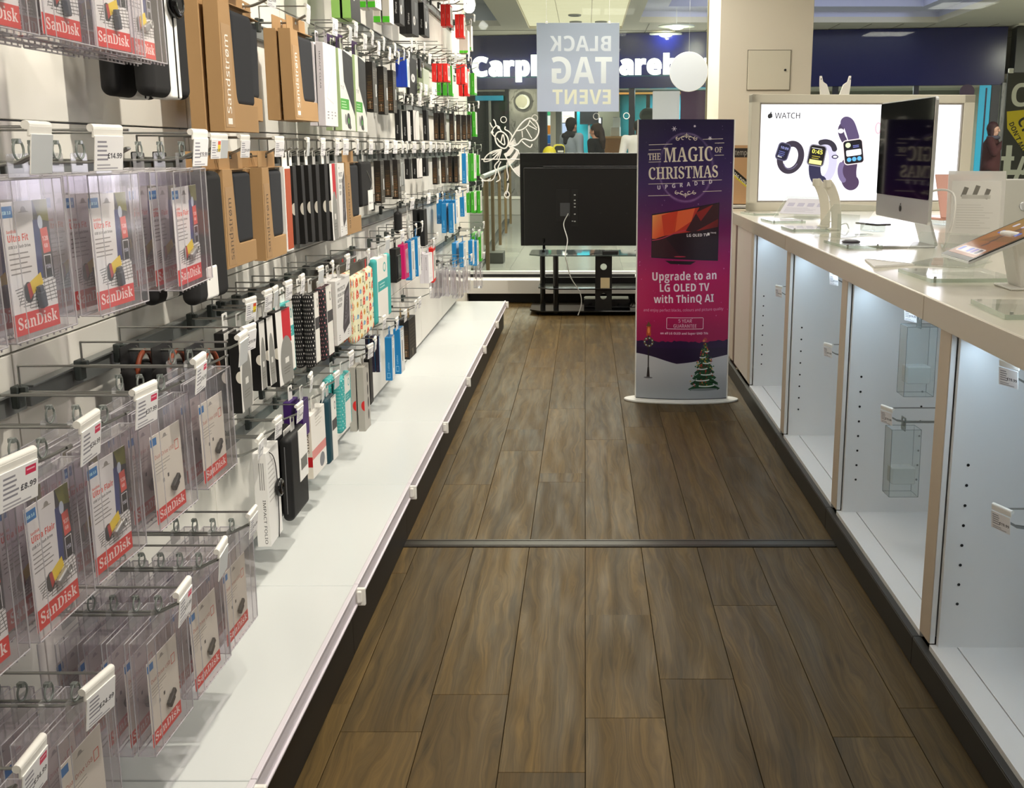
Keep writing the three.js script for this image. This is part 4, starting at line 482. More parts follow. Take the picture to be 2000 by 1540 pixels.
// ---------- on the counter ----------
const CT = 0.9052;
{ // illuminated watch sign
  const W = 1.25, H = 0.635, g = thing('illuminated_sign', 'cream framed light box showing four dark smart watches on white', 'light box', [0.915, CT, -6.3], 0.05);
  const adTex = tex(1536, 760, (c, w, h) => {
    rect(c, 0, 0, w, h, '#fdfcff');
    c.fillStyle = '#2a2a2c'; c.beginPath(); c.ellipse(88, 96, 15, 18, 0, 0, 6.3); c.ellipse(80, 100, 13, 17, 0, 0, 6.3); c.fill(); ell(c, 107, 92, 7, 8, '#fdfcff'); ell(c, 90, 73, 4, 7, '#2a2a2c', 0.6);
    txt(c, 'WATCH', 120, 117, 60, '#0c0c10', { w: 'normal', f: F, sx: 0.98 });
    const strap = (pts, wd, colr) => { c.strokeStyle = colr; c.lineWidth = wd; c.lineCap = 'round'; c.lineJoin = 'round'; c.beginPath(); c.moveTo(pts[0][0], pts[0][1]); c.bezierCurveTo(...pts[1], ...pts[2], ...pts[3]); c.stroke(); };
    const body = (x, y, bw, bh, r, edge, fill) => { c.save(); c.translate(x, y); c.rotate(r); c.fillStyle = edge; c.beginPath(); c.roundRect(-bw / 2 - 8, -bh / 2 - 8, bw + 16, bh + 16, 30); c.fill(); c.fillStyle = fill; c.beginPath(); c.roundRect(-bw / 2, -bh / 2, bw, bh, 22); c.fill(); };
    // first watch
    c.strokeStyle = '#37303f'; c.lineWidth = 46; c.beginPath(); c.ellipse(250, 414, 78, 106, 0.25, 0, 6.3); c.stroke(); c.strokeStyle = '#6b6480'; c.lineWidth = 8; c.beginPath(); c.ellipse(258, 414, 60, 92, 0.25, 0.4, 2.4); c.stroke();
    body(192, 370, 82, 122, 0.28, '#5b5872', '#1d1d33'); txt(c, '10:09', -30, -20, 26, '#9aa0d8'); lines(c, -30, 0, 60, 3, 14, 5, '#6a72b8'); txt(c, 'Mon', -30, 48, 16, '#fff'); c.restore();
    // second watch
    c.save(); c.translate(36, 0);
    strap([[470, 300], [560, 330], [560, 560], [470, 590]], 62, '#cfcbe6'); strap([[440, 300], [520, 280], [540, 330], [545, 350]], 40, '#33303c'); strap([[400, 480], [400, 560], [420, 590], [450, 600]], 90, '#2b2b4b'); ell(c, 552, 410, 26, 16, '#45405a'); ell(c, 552, 410, 16, 8, '#fdfcff');
    body(412, 400, 118, 150, 0.16, '#8d8a98', '#131117'); txt(c, '0:45', 0, -14, 44, '#f3ee6a', { a: 'center' }); lines(c, -34, 4, 70, 2, 16, 6, '#b6a53c'); c.fillStyle = '#f7ef9a'; c.fillRect(-48, 34, 96, 34); lines(c, -48, -56, 80, 1, 10, 5, '#ddd'); c.restore();
    c.restore();
    // third watch
    strap([[650, 280], [600, 200], [620, 150], [690, 150]], 44, '#4c3f5c'); strap([[720, 260], [690, 170], [680, 150], [660, 146]], 88, '#5a4c70'); strap([[700, 470], [690, 540], [700, 600], [720, 610]], 120, '#4c3a58'); strap([[640, 470], [620, 520], [640, 570], [660, 590]], 40, '#7a6c94'); ell(c, 622, 212, 22, 18, '#fdfcff');
    body(726, 372, 142, 178, -0.14, '#f3e3e2', '#17151f'); ell(c, -36, -56, 20, 20, '#dff3c0'); lines(c, 0, -50, 56, 2, 12, 6, '#7a82c8'); c.fillStyle = '#f1f1f6'; c.beginPath(); c.roundRect(-56, -18, 116, 48, 10); c.fill(); for (let i = 0; i < 3; i++) ell(c, -38 + i * 39, 56, 17, 17, '#63b6e8'); c.restore();
    // fourth and fifth, mostly behind the computer
    ell(c, 905, 190, 26, 46, '#e9c3cd'); ell(c, 905, 190, 14, 34, '#fdfcff');
    body(1260, 350, 96, 122, 0.1, '#494350', '#231e2c'); txt(c, '08', -30, 14, 46, '#f4f0fa'); lines(c, -36, 30, 70, 1, 12, 5, '#8d86a0'); c.restore();
  });
  mesh('frame', J(B(W, 0.05, 0.09, W / 2, 0.025, 0, 0.003), B(W, 0.045, 0.09, W / 2, H - 0.0225, 0, 0.003), B(0.045, H, 0.09, 0.0225, H / 2, 0, 0.003), B(0.06, H, 0.09, W - 0.03, H / 2, 0, 0.003), B(W - 0.02, H - 0.02, 0.02, W / 2, H / 2, -0.03, 0)), M(0xd8d4c2, 0.45), g);
  mesh('inner_bead', J(B(W - 0.095, 0.008, 0.02, W / 2 - 0.0075, 0.054, 0.03, 0.001), B(W - 0.095, 0.008, 0.02, W / 2 - 0.0075, H - 0.049, 0.03, 0.001), B(0.008, H - 0.09, 0.02, 0.049, H / 2, 0.03, 0.001), B(0.008, H - 0.09, 0.02, W - 0.064, H / 2, 0.03, 0.001)), M(0x9d988e, 0.4), g);
  const f = mesh('glowing_poster', new THREE.PlaneGeometry(W - 0.105, H - 0.095), M(0x0a0a0a, 0.4, { emissive: 0xffffff, emissiveMap: adTex, emissiveIntensity: 1.3 }), g); f.position.set(W / 2 - 0.0075, H / 2 + 0.0025, 0.02);
  const l = new THREE.RectAreaLight(0xf6f0ff, 2.6, W - 0.12, H - 0.12); l.name = 'light_box_glow'; l.position.set(0.915 + W / 2, CT + H / 2, -6.29 + 0.07); l.rotation.set(0, Math.PI + 0.05, 0); l.lookAt(l.position.x - 0.05, l.position.y, l.position.z + 1); scene.add(l);
}
for (const [x, s, lab] of [[1.335, 1, 'white sign clip with pointed tip, the one by the pillar'], [1.43, -1, 'white sign clip with pointed tip, the one farther along the light box']]) {
  const g = thing('sign_clip', lab, 'clip', [x, CT + 0.634, -6.33], 0, 'clips on top of the light box');
  mesh('bracket', ext(poly([[-0.03 * s, 0], [0.02 * s, 0], [0.0 * s, 0.055], [-0.022 * s, 0.07], [-0.03 * s, 0.1], [-0.036 * s, 0.1], [-0.036 * s, 0.06]]), 0.02, 0.0015), m.white, g); mesh('hole_mark', cyl(0.003, 0.004, 0, 0, 0, 8).rotateX(Math.PI / 2).translate(-0.033 * s, 0.085, 0.022), m.dark, g);
}
{ // all-in-one computer
  const g = thing('desktop_computer', 'silver all-in-one desktop computer with a black screen and wedge stand', 'computer', [1.135, CT, -4.01], -Math.PI / 2 + 0.03);
  const w = 0.6, h = 0.415, y0 = 0.095;                              // local: screen faces +z, which turns to the aisle
  mesh('housing', ext(rrect(w, h, 0.012, 0, y0 + h / 2), 0.008, 0.002).translate(0, 0, -0.008), m.alu, g);
  mesh('back_bulge', new THREE.SphereGeometry(0.5, 24, 12, Math.PI, Math.PI).scale(w * 0.8, h * 0.8, 0.07).translate(0, y0 + h / 2, -0.006), m.alu, g);
  const s = mesh('screen', ext(rrect(w - 0.004, h * 0.80, 0.008, 0, y0 + h * 0.595), 0.0015).translate(0, 0, 0.0025), M(0x020204, 0.05, { specularIntensity: 1 }), g);
  const logo = mesh('emblem', J(new THREE.SphereGeometry(0.011, 12, 8).scale(0.8, 1, 0.1).translate(-0.004, 0, 0), new THREE.SphereGeometry(0.011, 12, 8).scale(0.8, 1, 0.1).translate(0.004, 0, 0), new THREE.SphereGeometry(0.005, 8, 6).scale(0.5, 1, 0.15).rotateZ(-0.6).translate(0.002, 0.015, 0)), m.black, g); logo.position.set(0, y0 + h * 0.095, 0.003);
  const stand = ext(poly([[0.0, 0], [-0.165, 0], [-0.165, 0.006], [-0.12, 0.02], [-0.055, 0.22], [-0.03, 0.23], [-0.03, 0.2], [-0.1, 0.02], [0.03, 0.006], [0.03, 0]]), 0.18, 0.001); stand.rotateY(-Math.PI / 2).translate(0.09, 0, 0);
  mesh('stand', J(B(0.19, 0.008, 0.2, 0, 0.004, -0.005, 0.004), (() => { const q = B(0.18, 0.25, 0.009, 0, 0, 0, 0.003); q.rotateX(0.32); return q.translate(0, 0.125, -0.07); })()), m.alu, g);
  mesh('cable_hole', cyl(0.016, 0.012, 0, 0, 0, 18).rotateX(Math.PI / 2 + 0.32).translate(0, 0.12, -0.072), m.black, g);
  mesh('power_cable', tube([[0.0, 0.16, -0.05], [0.06, 0.2, -0.10], [0.16, 0.19, -0.13], [0.2, 0.1, -0.12], [0.19, 0.014, -0.10], [0.08, 0.009, -0.13]], 0.004, 6), m.white, g);
}
{ // tablet on its stand
  const g = thing('tablet_display', 'dark framed tablet with a desert wallpaper tilted on a white stand', 'tablet', [1.06, CT, -2.78], 0);
  const wp = tex(512, 384, (c, w, h) => {
    const gr = c.createLinearGradient(0, 0, w, 0); gr.addColorStop(0, '#9a5a34'); gr.addColorStop(0.45, '#b9763c'); gr.addColorStop(1, '#a08a3c'); c.fillStyle = gr; c.fillRect(0, 0, w, h);
    pol(c, [[0, 90], [180, 170], [200, h], [0, h]], '#a35f38'); pol(c, [[150, 60], [330, 200], [260, h], [190, h]], '#8d5a30');
    for (let i = 0; i < 7; i++) ell(c, 130 + i * 48, 210 - 12 * (i % 3), 26, 13, '#4a2f3a', 0.3); c.fillStyle = '#e6d3c9'; c.beginPath(); c.roundRect(26, 30, 60, 320, 18); c.fill();
    ['#4a68d8', '#e9e5ee', '#4a68d8', '#6d53b8', '#333a58'].forEach((k, i) => { c.fillStyle = k; c.beginPath(); c.roundRect(34, 44 + i * 60, 44, 44, 10); c.fill(); });
    for (let i = 0; i < 9; i++) { c.fillStyle = ['#5a7be0', '#e9e4f4', '#e58a6a', '#6ac7d8', '#e3d7ef', '#4d5ad0'][i % 6]; c.beginPath(); c.roundRect(250 + (i % 3) * 84, 60 + Math.floor(i / 3) * 110, 40, 34, 9); c.fill(); }
  });
  const t = new THREE.Group(); t.name = 'tablet'; g.add(t); t.position.set(0, 0.13, 0); t.rotation.z = 0.41; t.rotation.y = 0.0;
  mesh('tablet_body', new RoundedBoxGeometry(0.285, 0.0075, 0.215, 2, 0.0035), m.alu, t).position.y = -0.001; mesh('bezel', B(0.281, 0.002, 0.211, 0, 0.0035, 0, 0.0008), m.blackGloss, t);
  const sc = mesh('screen_display', new THREE.PlaneGeometry(0.248, 0.192), M(0x111111, 0.12, { emissive: 0xffffff, emissiveMap: wp, emissiveIntensity: 0.62 }), t); sc.rotation.x = -Math.PI / 2; sc.position.y = 0.0048;
  mesh('stand', J((() => { const q = new RoundedBoxGeometry(0.075, 0.14, 0.09, 2, 0.01); const p = q.attributes.position; for (let i = 0; i < p.count; i++) p.setX(i, p.getX(i) - 0.25 * p.getY(i)); q.computeVertexNormals(); return q.translate(0.045, 0.0715, 0); })(), B(0.13, 0.006, 0.12, 0.06, 0.003, 0, 0.003)), m.white, g);
  mesh('cable_port', cyl(0.009, 0.006, 0, 0, 0, 14).rotateX(Math.PI / 2).translate(0.04, 0.1, 0.046), m.black, g);
}
function acrylicPlate(x, d, w, dp, rot, label) { const g = thing('acrylic_plate', label, 'acrylic stand', [x, CT, -d], rot, 'clear acrylic plates on the counter'); mesh('plate', B(w, 0.011, dp, 0, 0.0055, 0, 0.0015), m.acrylic, g); mesh('lit_edge', J(B(w, 0.0105, 0.001, 0, 0.0055, dp / 2, 0), B(0.001, 0.0105, dp, -w / 2, 0.0055, 0, 0)), m.acrylicEdge, g); mesh('foot_pin', J([-1, 1].map((s) => cyl(0.004, 0.014, s * w * 0.42, 0.007, dp * 0.42, 8))), m.steel, g); return g; }
acrylicPlate(0.97, 4.02, 0.13, 0.26, 0.1, 'clear acrylic plate with a puck on it, before the computer'); acrylicPlate(1.02, 3.02, 0.24, 0.26, 0.05, 'clear acrylic plate lying by the tilted info sheet'); acrylicPlate(0.99, 2.36, 0.24, 0.24, -0.05, 'clear acrylic plate under the tablet corner at the counter edge'); acrylicPlate(0.93, 5.95, 0.14, 0.2, 0.2, 'clear acrylic plate at the light box end, the farther one'); acrylicPlate(0.95, 5.35, 0.16, 0.22, 0.1, 'clear acrylic plate second from the light box'); acrylicPlate(0.95, 4.80, 0.16, 0.22, 0.05, 'clear acrylic plate under the watch info sheet');
{ const g = thing('dark_puck', 'dark round puck resting on an acrylic plate', 'puck', [0.96, CT + 0.0112, -4.0]); mesh('puck_body', new THREE.LatheGeometry([[0, 0], [0.03, 0], [0.034, 0.004], [0.032, 0.008], [0, 0.009]].map((q) => new THREE.Vector2(...q)), 20), M(0x57525f, 0.3), g); mesh('ring', new THREE.TorusGeometry(0.026, 0.0015, 6, 20).rotateX(Math.PI / 2).translate(0, 0.009, 0), m.steel, g); }
function infoSheet(x, d, w, len, tilt, rot, label, print, mat = m.acrylic) {
  const g = thing('info_stand', label, 'info stand', [x, CT, -d], rot, 'acrylic info stands on the counter');
  const t = new THREE.Group(); t.name = 'sloped_sheet'; t.position.y = 0.004; t.rotation.x = tilt; g.add(t);
  mesh('sheet', B(w, len, 0.004, 0, len / 2, 0, 0.001), mat, t);
  if (print) { const p = mesh('print', B(w * 0.86, len * 0.7, 0.0012, 0, len * 0.52, 0.0028, 0.0003), [m.paper, m.paper, m.paper, m.paper, print, m.paper], t); }
  const hgt = len * Math.cos(tilt), back = len * Math.sin(tilt);
  mesh('support_leg', J(B(w * 0.5, hgt * 0.7, 0.004, 0, hgt * 0.35 + 0.003, back * 0.72 + 0.006, 0.001), B(w * 0.7, 0.005, Math.abs(back) + 0.06, 0, 0.0025, back * 0.5, 0.001)), mat, g);
}
const sheetPrint = pm(tex(256, 256, (c, w, h) => { rect(c, 0, 0, w, h, '#e9e8f2'); for (let i = 0; i < 4; i++) rect(c, 20 + i * 60, 70, 40, 60, '#c9c7dc'); lines(c, 20, 150, 210, 6, 14, 4, '#b9b8c8'); })), bandPrint = pm(tex(256, 320, (c, w, h) => { rect(c, 0, 0, w, h, '#e6e4df'); for (const [x, y] of [[70, 60], [130, 50], [185, 70]]) { c.save(); c.translate(x, y); c.rotate(0.3); rect(c, -12, -24, 24, 60, '#7b7770'); c.restore(); } lines(c, 30, 140, 200, 10, 15, 3, '#cfccc6'); }));
infoSheet(1.06, 5.55, 0.26, 0.2, -1.05, -0.55, 'lavender printed info sheet sloping by the light box corner', sheetPrint);
infoSheet(0.99, 4.42, 0.2, 0.2, -0.95, -0.75, 'clear info sheet sloping in front of the watch stands', null);
infoSheet(1.06, 3.30, 0.26, 0.2, -1.15, -0.65, 'clear info sheet with white corner lying low before the tablet', null);
infoSheet(1.35, 3.85, 0.19, 0.27, -0.22, -0.25, 'tall frosted info sheet showing three grey bands', bandPrint, clearM(0xf2f1ee, 0.45, 0.25));
for (const [x, d, lab] of [[1.055, 4.98, 'white curved watch stand, the one closer to the light box'], [1.06, 4.78, 'white curved watch stand, the one closer to the computer']]) {
  const g = thing('watch_stand', lab, 'watch stand', [x, CT, -d], -0.3, 'white watch stands');
  const c = new THREE.CatmullRomCurve3([V(0.02, 0, 0), V(0.018, 0.06, 0), V(0.008, 0.13, 0), V(-0.018, 0.19, 0), V(-0.03, 0.2, 0)]), s = rrect(0.014, 0.042, 0.005); mesh('arm', new THREE.ExtrudeGeometry(s, { steps: 20, extrudePath: c, bevelEnabled: false }), M(0xe6e1d2, 0.4), g); mesh('cradle', J(cyl(0.018, 0.03, -0.026, 0.198, 0, 16).rotateX(0), B(0.05, 0.01, 0.05, 0.01, 0.005, 0, 0.003)), M(0xe6e1d2, 0.4), g); mesh('cable', tube([[0.028, 0.02, 0], [0.06, 0.03, -0.01], [0.07, 0.006, -0.05]], 0.002, 5), m.white, g);
}
{ const g = thing('phone', 'small lit phone lying in front of the computer screen', 'phone', [1.23, CT, -4.75], 0.4); mesh('phone_body', new RoundedBoxGeometry(0.075, 0.008, 0.15, 2, 0.0035).translate(0, 0.03, 0), m.blackGloss, g); const s = mesh('phone_screen', new THREE.PlaneGeometry(0.066, 0.13).rotateX(-Math.PI / 2), M(0x111111, 0.1, { emissive: 0xffffff, emissiveIntensity: 0.8, emissiveMap: tex(128, 256, (c, w, h) => { rect(c, 0, 0, w, h, '#2a3560'); for (let i = 0; i < 12; i++) { c.fillStyle = ['#7fb2ff', '#e9f1ff', '#3f7ae8'][i % 3]; c.beginPath(); c.roundRect(14 + (i % 3) * 36, 30 + Math.floor(i / 3) * 50, 28, 28, 7); c.fill(); } }) }), g); s.position.y = 0.0345; mesh('rest', B(0.06, 0.026, 0.1, 0, 0.013, 0, 0.003), m.acrylicEdge, g); }
{ const g = thing('white_pad', 'white triangular card lying at the counter edge', 'card', [0.905, CT, -3.36], 0.2); mesh('card', ext(poly([[-0.075, -0.1], [0.075, -0.06], [0.0, 0.12]]), 0.004, 0.0008).rotateX(-Math.PI / 2), m.white, g); mesh('rim', bars([[-0.07, 0.006, 0.095], [0.07, 0.006, 0.057], [0.0, 0.006, -0.112]], 0.001, 4), m.paper, g); }
for (const [x, d, lab, color, rot, tilt] of [[1.76, 5.1, 'rose pink laptop lid standing open by the light box', 0xd9a596, 0.25, -0.35], [1.86, 4.75, 'small white laptop lid beside the frosted info sheet', 0xe3e2e0, 0.1, -0.5], [1.66, 4.2, 'silver laptop seen from behind near the tablet', 0xb7b6ac, 0.0, -0.35]]) {
  const g = thing('laptop', lab, 'laptop', [x, CT, -d], rot, 'open laptops at the back of the counter'), mt = M(color, 0.4, { metalness: 0.25 });
  mesh('base', new RoundedBoxGeometry(0.3, 0.012, 0.21, 2, 0.005).translate(0, 0.03, -0.1), mt, g); mesh('lid', (() => { const q = new RoundedBoxGeometry(0.3, 0.205, 0.006, 2, 0.003).translate(0, 0.1025, 0); q.rotateX(-tilt * -1); return q.translate(0, 0.036, 0.005); })(), mt, g); mesh('riser', B(0.24, 0.024, 0.14, 0, 0.012, -0.09, 0.003), m.acrylicEdge, g); const e = mesh('emblem', new THREE.SphereGeometry(0.016, 12, 8).scale(1, 1.1, 0.08), m.steel, g); e.rotation.x = tilt; e.position.set(0, 0.036 + 0.1 * Math.cos(tilt), 0.009 + 0.1 * Math.sin(tilt) * 1 + 0.001);
}

// ---------- promotional totem ----------
{
  const g = thing('promotional_totem', 'tall purple and magenta Christmas television banner on a white oval base', 'banner', [0.487, 0, -5.46], -0.03);
  const T2 = tex(704, 2048, (c, w, h) => {
    const gr = c.createLinearGradient(0, 0, 0, h); [[0, '#1d1440'], [0.12, '#2a1a55'], [0.22, '#3d1f62'], [0.33, '#5c1a5e'], [0.45, '#8f1260'], [0.56, '#b90d5c'], [0.68, '#bb0e57'], [0.75, '#a50f52']].forEach(([a, k]) => gr.addColorStop(a, k)); c.fillStyle = gr; c.fillRect(0, 0, w, h);
    for (let i = 0; i < 120; i++) { const x = hash(i, 1) * w, y = hash(i, 2) * h * 0.74; ell(c, x, y, 1.5 + 3.5 * hash(i, 3) ** 2, 1.5 + 3.5 * hash(i, 3) ** 2, `rgba(240,220,240,${0.15 + 0.4 * hash(i, 4)})`); }
    for (let i = 0; i < 60; i++) { c.strokeStyle = `rgba(220,200,230,${0.03 + 0.04 * hash(i, 8)})`; c.lineWidth = 3 + 16 * hash(i, 9); c.beginPath(); c.ellipse(352, 340, 190 + 16 * hash(i, 1), 230 + 18 * hash(i, 2), 0, hash(i, 5) * 6.3, hash(i, 5) * 6.3 + 1); c.stroke(); }
    const cr = '#ece3cf', ln = (x0, y0, x1, y1) => { c.strokeStyle = cr; c.lineWidth = 4; c.beginPath(); c.moveTo(x0, y0); c.lineTo(x1, y1); c.stroke(); };
    const scroll = (y, s) => { c.strokeStyle = cr; c.lineWidth = 5; for (const q of [-1, 1]) { c.beginPath(); c.moveTo(352, y); c.bezierCurveTo(352 + q * 30, y - 34 * s, 352 + q * 50, y + 26 * s, 352 + q * 78, y - 2 * s); c.stroke(); c.beginPath(); c.arc(352 + q * 64, y + 6 * s, 12, 0, 4.6); c.stroke(); c.beginPath(); c.arc(352 + q * 26, y + 4 * s, 10, 1, 5.6); c.stroke(); } c.beginPath(); c.moveTo(352, y - 32 * s); c.lineTo(352, y + 4); c.moveTo(338, y - 18 * s); c.lineTo(366, y - 18 * s); c.stroke(); };
    scroll(128, 1); scroll(520, -1);
    for (const [x0, x1, y] of [[80, 250, 178], [80, 170, 214], [80, 170, 300], [80, 330, 456], [80, 240, 540]]) ln(x0, y, x1, y - (x1 - x0) * 0.03); for (const [x0, x1, y] of [[470, 620, 140], [560, 630, 166], [560, 630, 252], [400, 620, 432], [480, 620, 508]]) ln(x0, y, x1, y - (x1 - x0) * 0.03);
    txt(c, 'THE', 76, 286, 58, cr, { f: 'serif', sx: 0.74, sy: 1.15, rot: -0.03 }); txt(c, 'MAGIC', 188, 300, 128, cr, { f: 'serif', sx: 0.80, sy: 1.1, rot: -0.03 }); txt(c, 'OF', 560, 232, 52, cr, { f: 'serif', sx: 0.8, rot: -0.03 }); txt(c, 'CHRISTMAS', 78, 424, 106, cr, { f: 'serif', sx: 0.795, sy: 1.12, rot: -0.035 });
    'UPGRADED'.split('').forEach((k, i) => txt(c, k, 158 + i * 54, 494 - i * 6, 40, '#e9e2ea', { a: 'center', rot: -0.05 }));
    for (const [x, y, s] of [[262, 66, 18], [410, 48, 9], [524, 132, 14]]) for (let k = 0; k < 3; k++) { c.strokeStyle = '#f2ecf6'; c.lineWidth = 4; c.beginPath(); c.moveTo(x - s * Math.cos(k * 1.05), y - s * Math.sin(k * 1.05)); c.lineTo(x + s * Math.cos(k * 1.05), y + s * Math.sin(k * 1.05)); c.stroke(); }
    // television picture
    c.save(); pol(c, [[108, 672], [606, 586], [606, 1010], [108, 988]], '#180d22'); c.beginPath(); [[112, 680], [600, 596], [600, 1000], [112, 980]].forEach((p, i) => (i ? c.lineTo(...p) : c.moveTo(...p))); c.clip();
    const g2 = c.createLinearGradient(112, 640, 600, 900); g2.addColorStop(0, '#ffb46a'); g2.addColorStop(0.25, '#ee5a33'); g2.addColorStop(0.55, '#b92a22'); g2.addColorStop(1, '#4a1220'); c.fillStyle = g2; c.fillRect(100, 590, 510, 260); pol(c, [[180, 680], [300, 640], [260, 800], [200, 830]], '#d8402a'); pol(c, [[300, 640], [430, 610], [400, 720], [280, 800]], '#f0693c'); pol(c, [[470, 600], [610, 590], [610, 700], [420, 800], [360, 790]], '#3a1420'); pol(c, [[430, 660], [560, 600], [470, 720]], '#92201f');
    c.fillStyle = '#26101f'; c.beginPath(); c.moveTo(100, 870); c.bezierCurveTo(220, 800, 330, 820, 612, 760); c.lineTo(612, 1020); c.lineTo(100, 1000); c.fill(); c.strokeStyle = '#c23a5a'; c.lineWidth = 7; c.beginPath(); c.moveTo(112, 862); c.bezierCurveTo(220, 850, 260, 800, 360, 786); c.stroke(); pol(c, [[112, 880], [210, 840], [330, 985], [112, 985]], '#3a1624'); c.restore();
    txt(c, 'LG OLED TV', 366, 834, 29, '#f4eef2', { rot: -0.03 }); c.fillStyle = '#f4eef2'; c.fillRect(520, 804, 18, 20); txt(c, 'ThinQ', 544, 810, 15, '#f4eef2'); ell(c, 320, 978, 44, 4, '#c02a4a'); pol(c, [[210, 1008], [440, 1012], [400, 1036], [250, 1032]], '#1b0d1c');
    const big = [['Upgrade to an', 1150, 84], ['LG OLED TV', 1234, 80], ['with ThinQ AI', 1318, 80]]; for (const [s, y, z] of big) txt(c, s, 358, y, z, '#f6e9f1', { a: 'center', sx: 0.86, rot: -0.025 });
    txt(c, 'and enjoy perfect blacks, colours and picture quality', 356, 1382, 28, '#e2a9c6', { a: 'center', w: 'normal', sx: 0.92, rot: -0.02 });
    c.strokeStyle = '#f0d3e2'; c.lineWidth = 4; c.beginPath(); c.roundRect(230, 1430, 276, 84, 8); c.stroke(); txt(c, '5 YEAR', 368, 1466, 34, '#f0d3e2', { a: 'center', w: 'normal' }); txt(c, 'GUARANTEE', 368, 1504, 34, '#f0d3e2', { a: 'center', w: 'normal', sx: 0.95 }); txt(c, 'on all LG OLED and Super UHD TVs', 364, 1556, 24, '#f0d3e2', { a: 'center', sx: 0.92 });
    c.fillStyle = '#2c1240'; c.beginPath(); c.moveTo(0, 1600); for (let x = 0; x <= w; x += 16) c.lineTo(x, 1592 + 26 * fbm(x * 0.03, 3, 3) + 10 * hash(x, 4)); c.lineTo(w, 1800); c.lineTo(0, 1800); c.fill(); rect(c, 0, 1660, w, 130, '#251238');
    const sn = c.createLinearGradient(0, 1690, 0, h); sn.addColorStop(0, '#d3d2d6'); sn.addColorStop(0.4, '#c3c5ca'); sn.addColorStop(1, '#9fa4aa'); c.fillStyle = sn; c.beginPath(); c.moveTo(0, 1706); c.bezierCurveTo(130, 1716, 220, 1760, 310, 1778); c.bezierCurveTo(430, 1770, 560, 1740, w, 1716); c.lineTo(w, h); c.lineTo(0, h); c.fill();
    // street lamp with a wreath
    c.strokeStyle = '#2a2426'; c.lineWidth = 9; c.beginPath(); c.moveTo(96, 1886); c.lineTo(96, 1560); c.stroke(); pol(c, [[84, 1886], [108, 1886], [102, 1810], [90, 1810]], '#2a2426'); ell(c, 96, 1890, 34, 6, '#6b6a70'); pol(c, [[78, 1570], [114, 1570], [110, 1500], [82, 1500]], '#c0522a'); pol(c, [[76, 1500], [116, 1500], [96, 1462]], '#6a4a2a'); ell(c, 96, 1530, 9, 24, '#e98b4a'); c.strokeStyle = '#43503f'; c.lineWidth = 17; c.beginPath(); c.arc(96, 1618, 30, 0, 6.3); c.stroke(); for (let i = 0; i < 14; i++) ell(c, 96 + 30 * Math.cos(i * 0.45), 1618 + 30 * Math.sin(i * 0.45), 5, 5, i % 2 ? '#d9dfd6' : '#8a4a3a');
    // Christmas tree
    for (let k = 0; k < 8; k++) { const y = 1640 + k * 42, hw = 16 + k * 15.5; c.fillStyle = k % 2 ? '#1f4a2c' : '#183c25'; c.beginPath(); c.moveTo(524, y - 34); for (let q = -6; q <= 6; q++) c.lineTo(524 + hw * q / 6, y + 38 + (q % 2 ? 12 : 0)); c.closePath(); c.fill(); }
    for (let i = 0; i < 170; i++) { const k = hash(i, 21), hw = 10 + k * 118, x = 524 + (hash(i, 22) - 0.5) * 2 * hw, y = 1626 + k * 330; ell(c, x, y, 5, 5, ['#2d6a3c', '#c4372f', '#2a5a36', '#d0a63e', '#356f42', '#7b2a22'][i % 6]); }
    for (let k = 1; k < 8; k++) { c.strokeStyle = '#dfe5e2'; c.lineWidth = 9; c.beginPath(); c.ellipse(524 + (k % 2 ? 14 : -18), 1634 + k * 44, 9 + k * 8, 11, 0, 0.2, 2.6); c.stroke(); } ell(c, 524, 1596, 14, 16, '#b8434a'); ell(c, 514, 1604, 9, 9, '#d88a5a'); ell(c, 520, 1976, 110, 10, '#7f868a');
  });
  const H = 1.372, N = 16, half = 0.232, sag = 0.042, yb = 0.014, pos = [], uv = [], ix = [], tiltX = (y) => 0;
  const sheet = (sgn) => { const p = [], u = [], id = []; for (let i = 0; i <= N; i++) { const t = i / N * 2 - 1; for (const y of [yb, yb + H]) { p.push(t * half, y, sgn * sag * (1 - t * t)); u.push(sgn > 0 ? i / N : 1 - i / N, (y - yb) / H); } } for (let i = 0; i < N; i++) { const a = i * 2; sgn > 0 ? id.push(a, a + 2, a + 1, a + 2, a + 3, a + 1) : id.push(a, a + 1, a + 2, a + 2, a + 1, a + 3); } const q = new THREE.BufferGeometry(); q.setAttribute('position', new THREE.Float32BufferAttribute(p, 3)); q.setAttribute('uv', new THREE.Float32BufferAttribute(u, 2)); q.setIndex(id); q.computeVertexNormals(); return q; };
  const pr = M(0xffffff, 0.32, { map: T2 }); mesh('front_panel', sheet(1), pr, g); mesh('rear_panel', sheet(-1), pr, g);
  const lens = new THREE.Shape(); for (let i = 0; i <= N; i++) { const t = i / N * 2 - 1; i ? lens.lineTo(t * half * 0.995, sag * (1 - t * t) * 0.97) : lens.moveTo(t * half * 0.995, 0); } for (let i = N; i >= 0; i--) { const t = i / N * 2 - 1; lens.lineTo(t * half * 0.995, -sag * (1 - t * t) * 0.97); }
  mesh('end_caps', J(ext(lens, 0.008).rotateX(-Math.PI / 2).translate(0, yb + H - 0.012, 0), ext(lens, 0.006).rotateX(-Math.PI / 2).translate(0, 0.009, 0)), m.dark, g);
  mesh('edge_strip', J(cyl(0.0035, H, -half, yb + H / 2, 0, 8), cyl(0.0035, H, half, yb + H / 2, 0, 8)), m.white, g);
  const base = new THREE.Shape(); base.absellipse(0, 0, 0.288, 0.1, 0, Math.PI * 2); mesh('base', ext(base, 0.006, 0.002, 24).rotateX(-Math.PI / 2).translate(0, 0.002, 0), m.white, g);
}

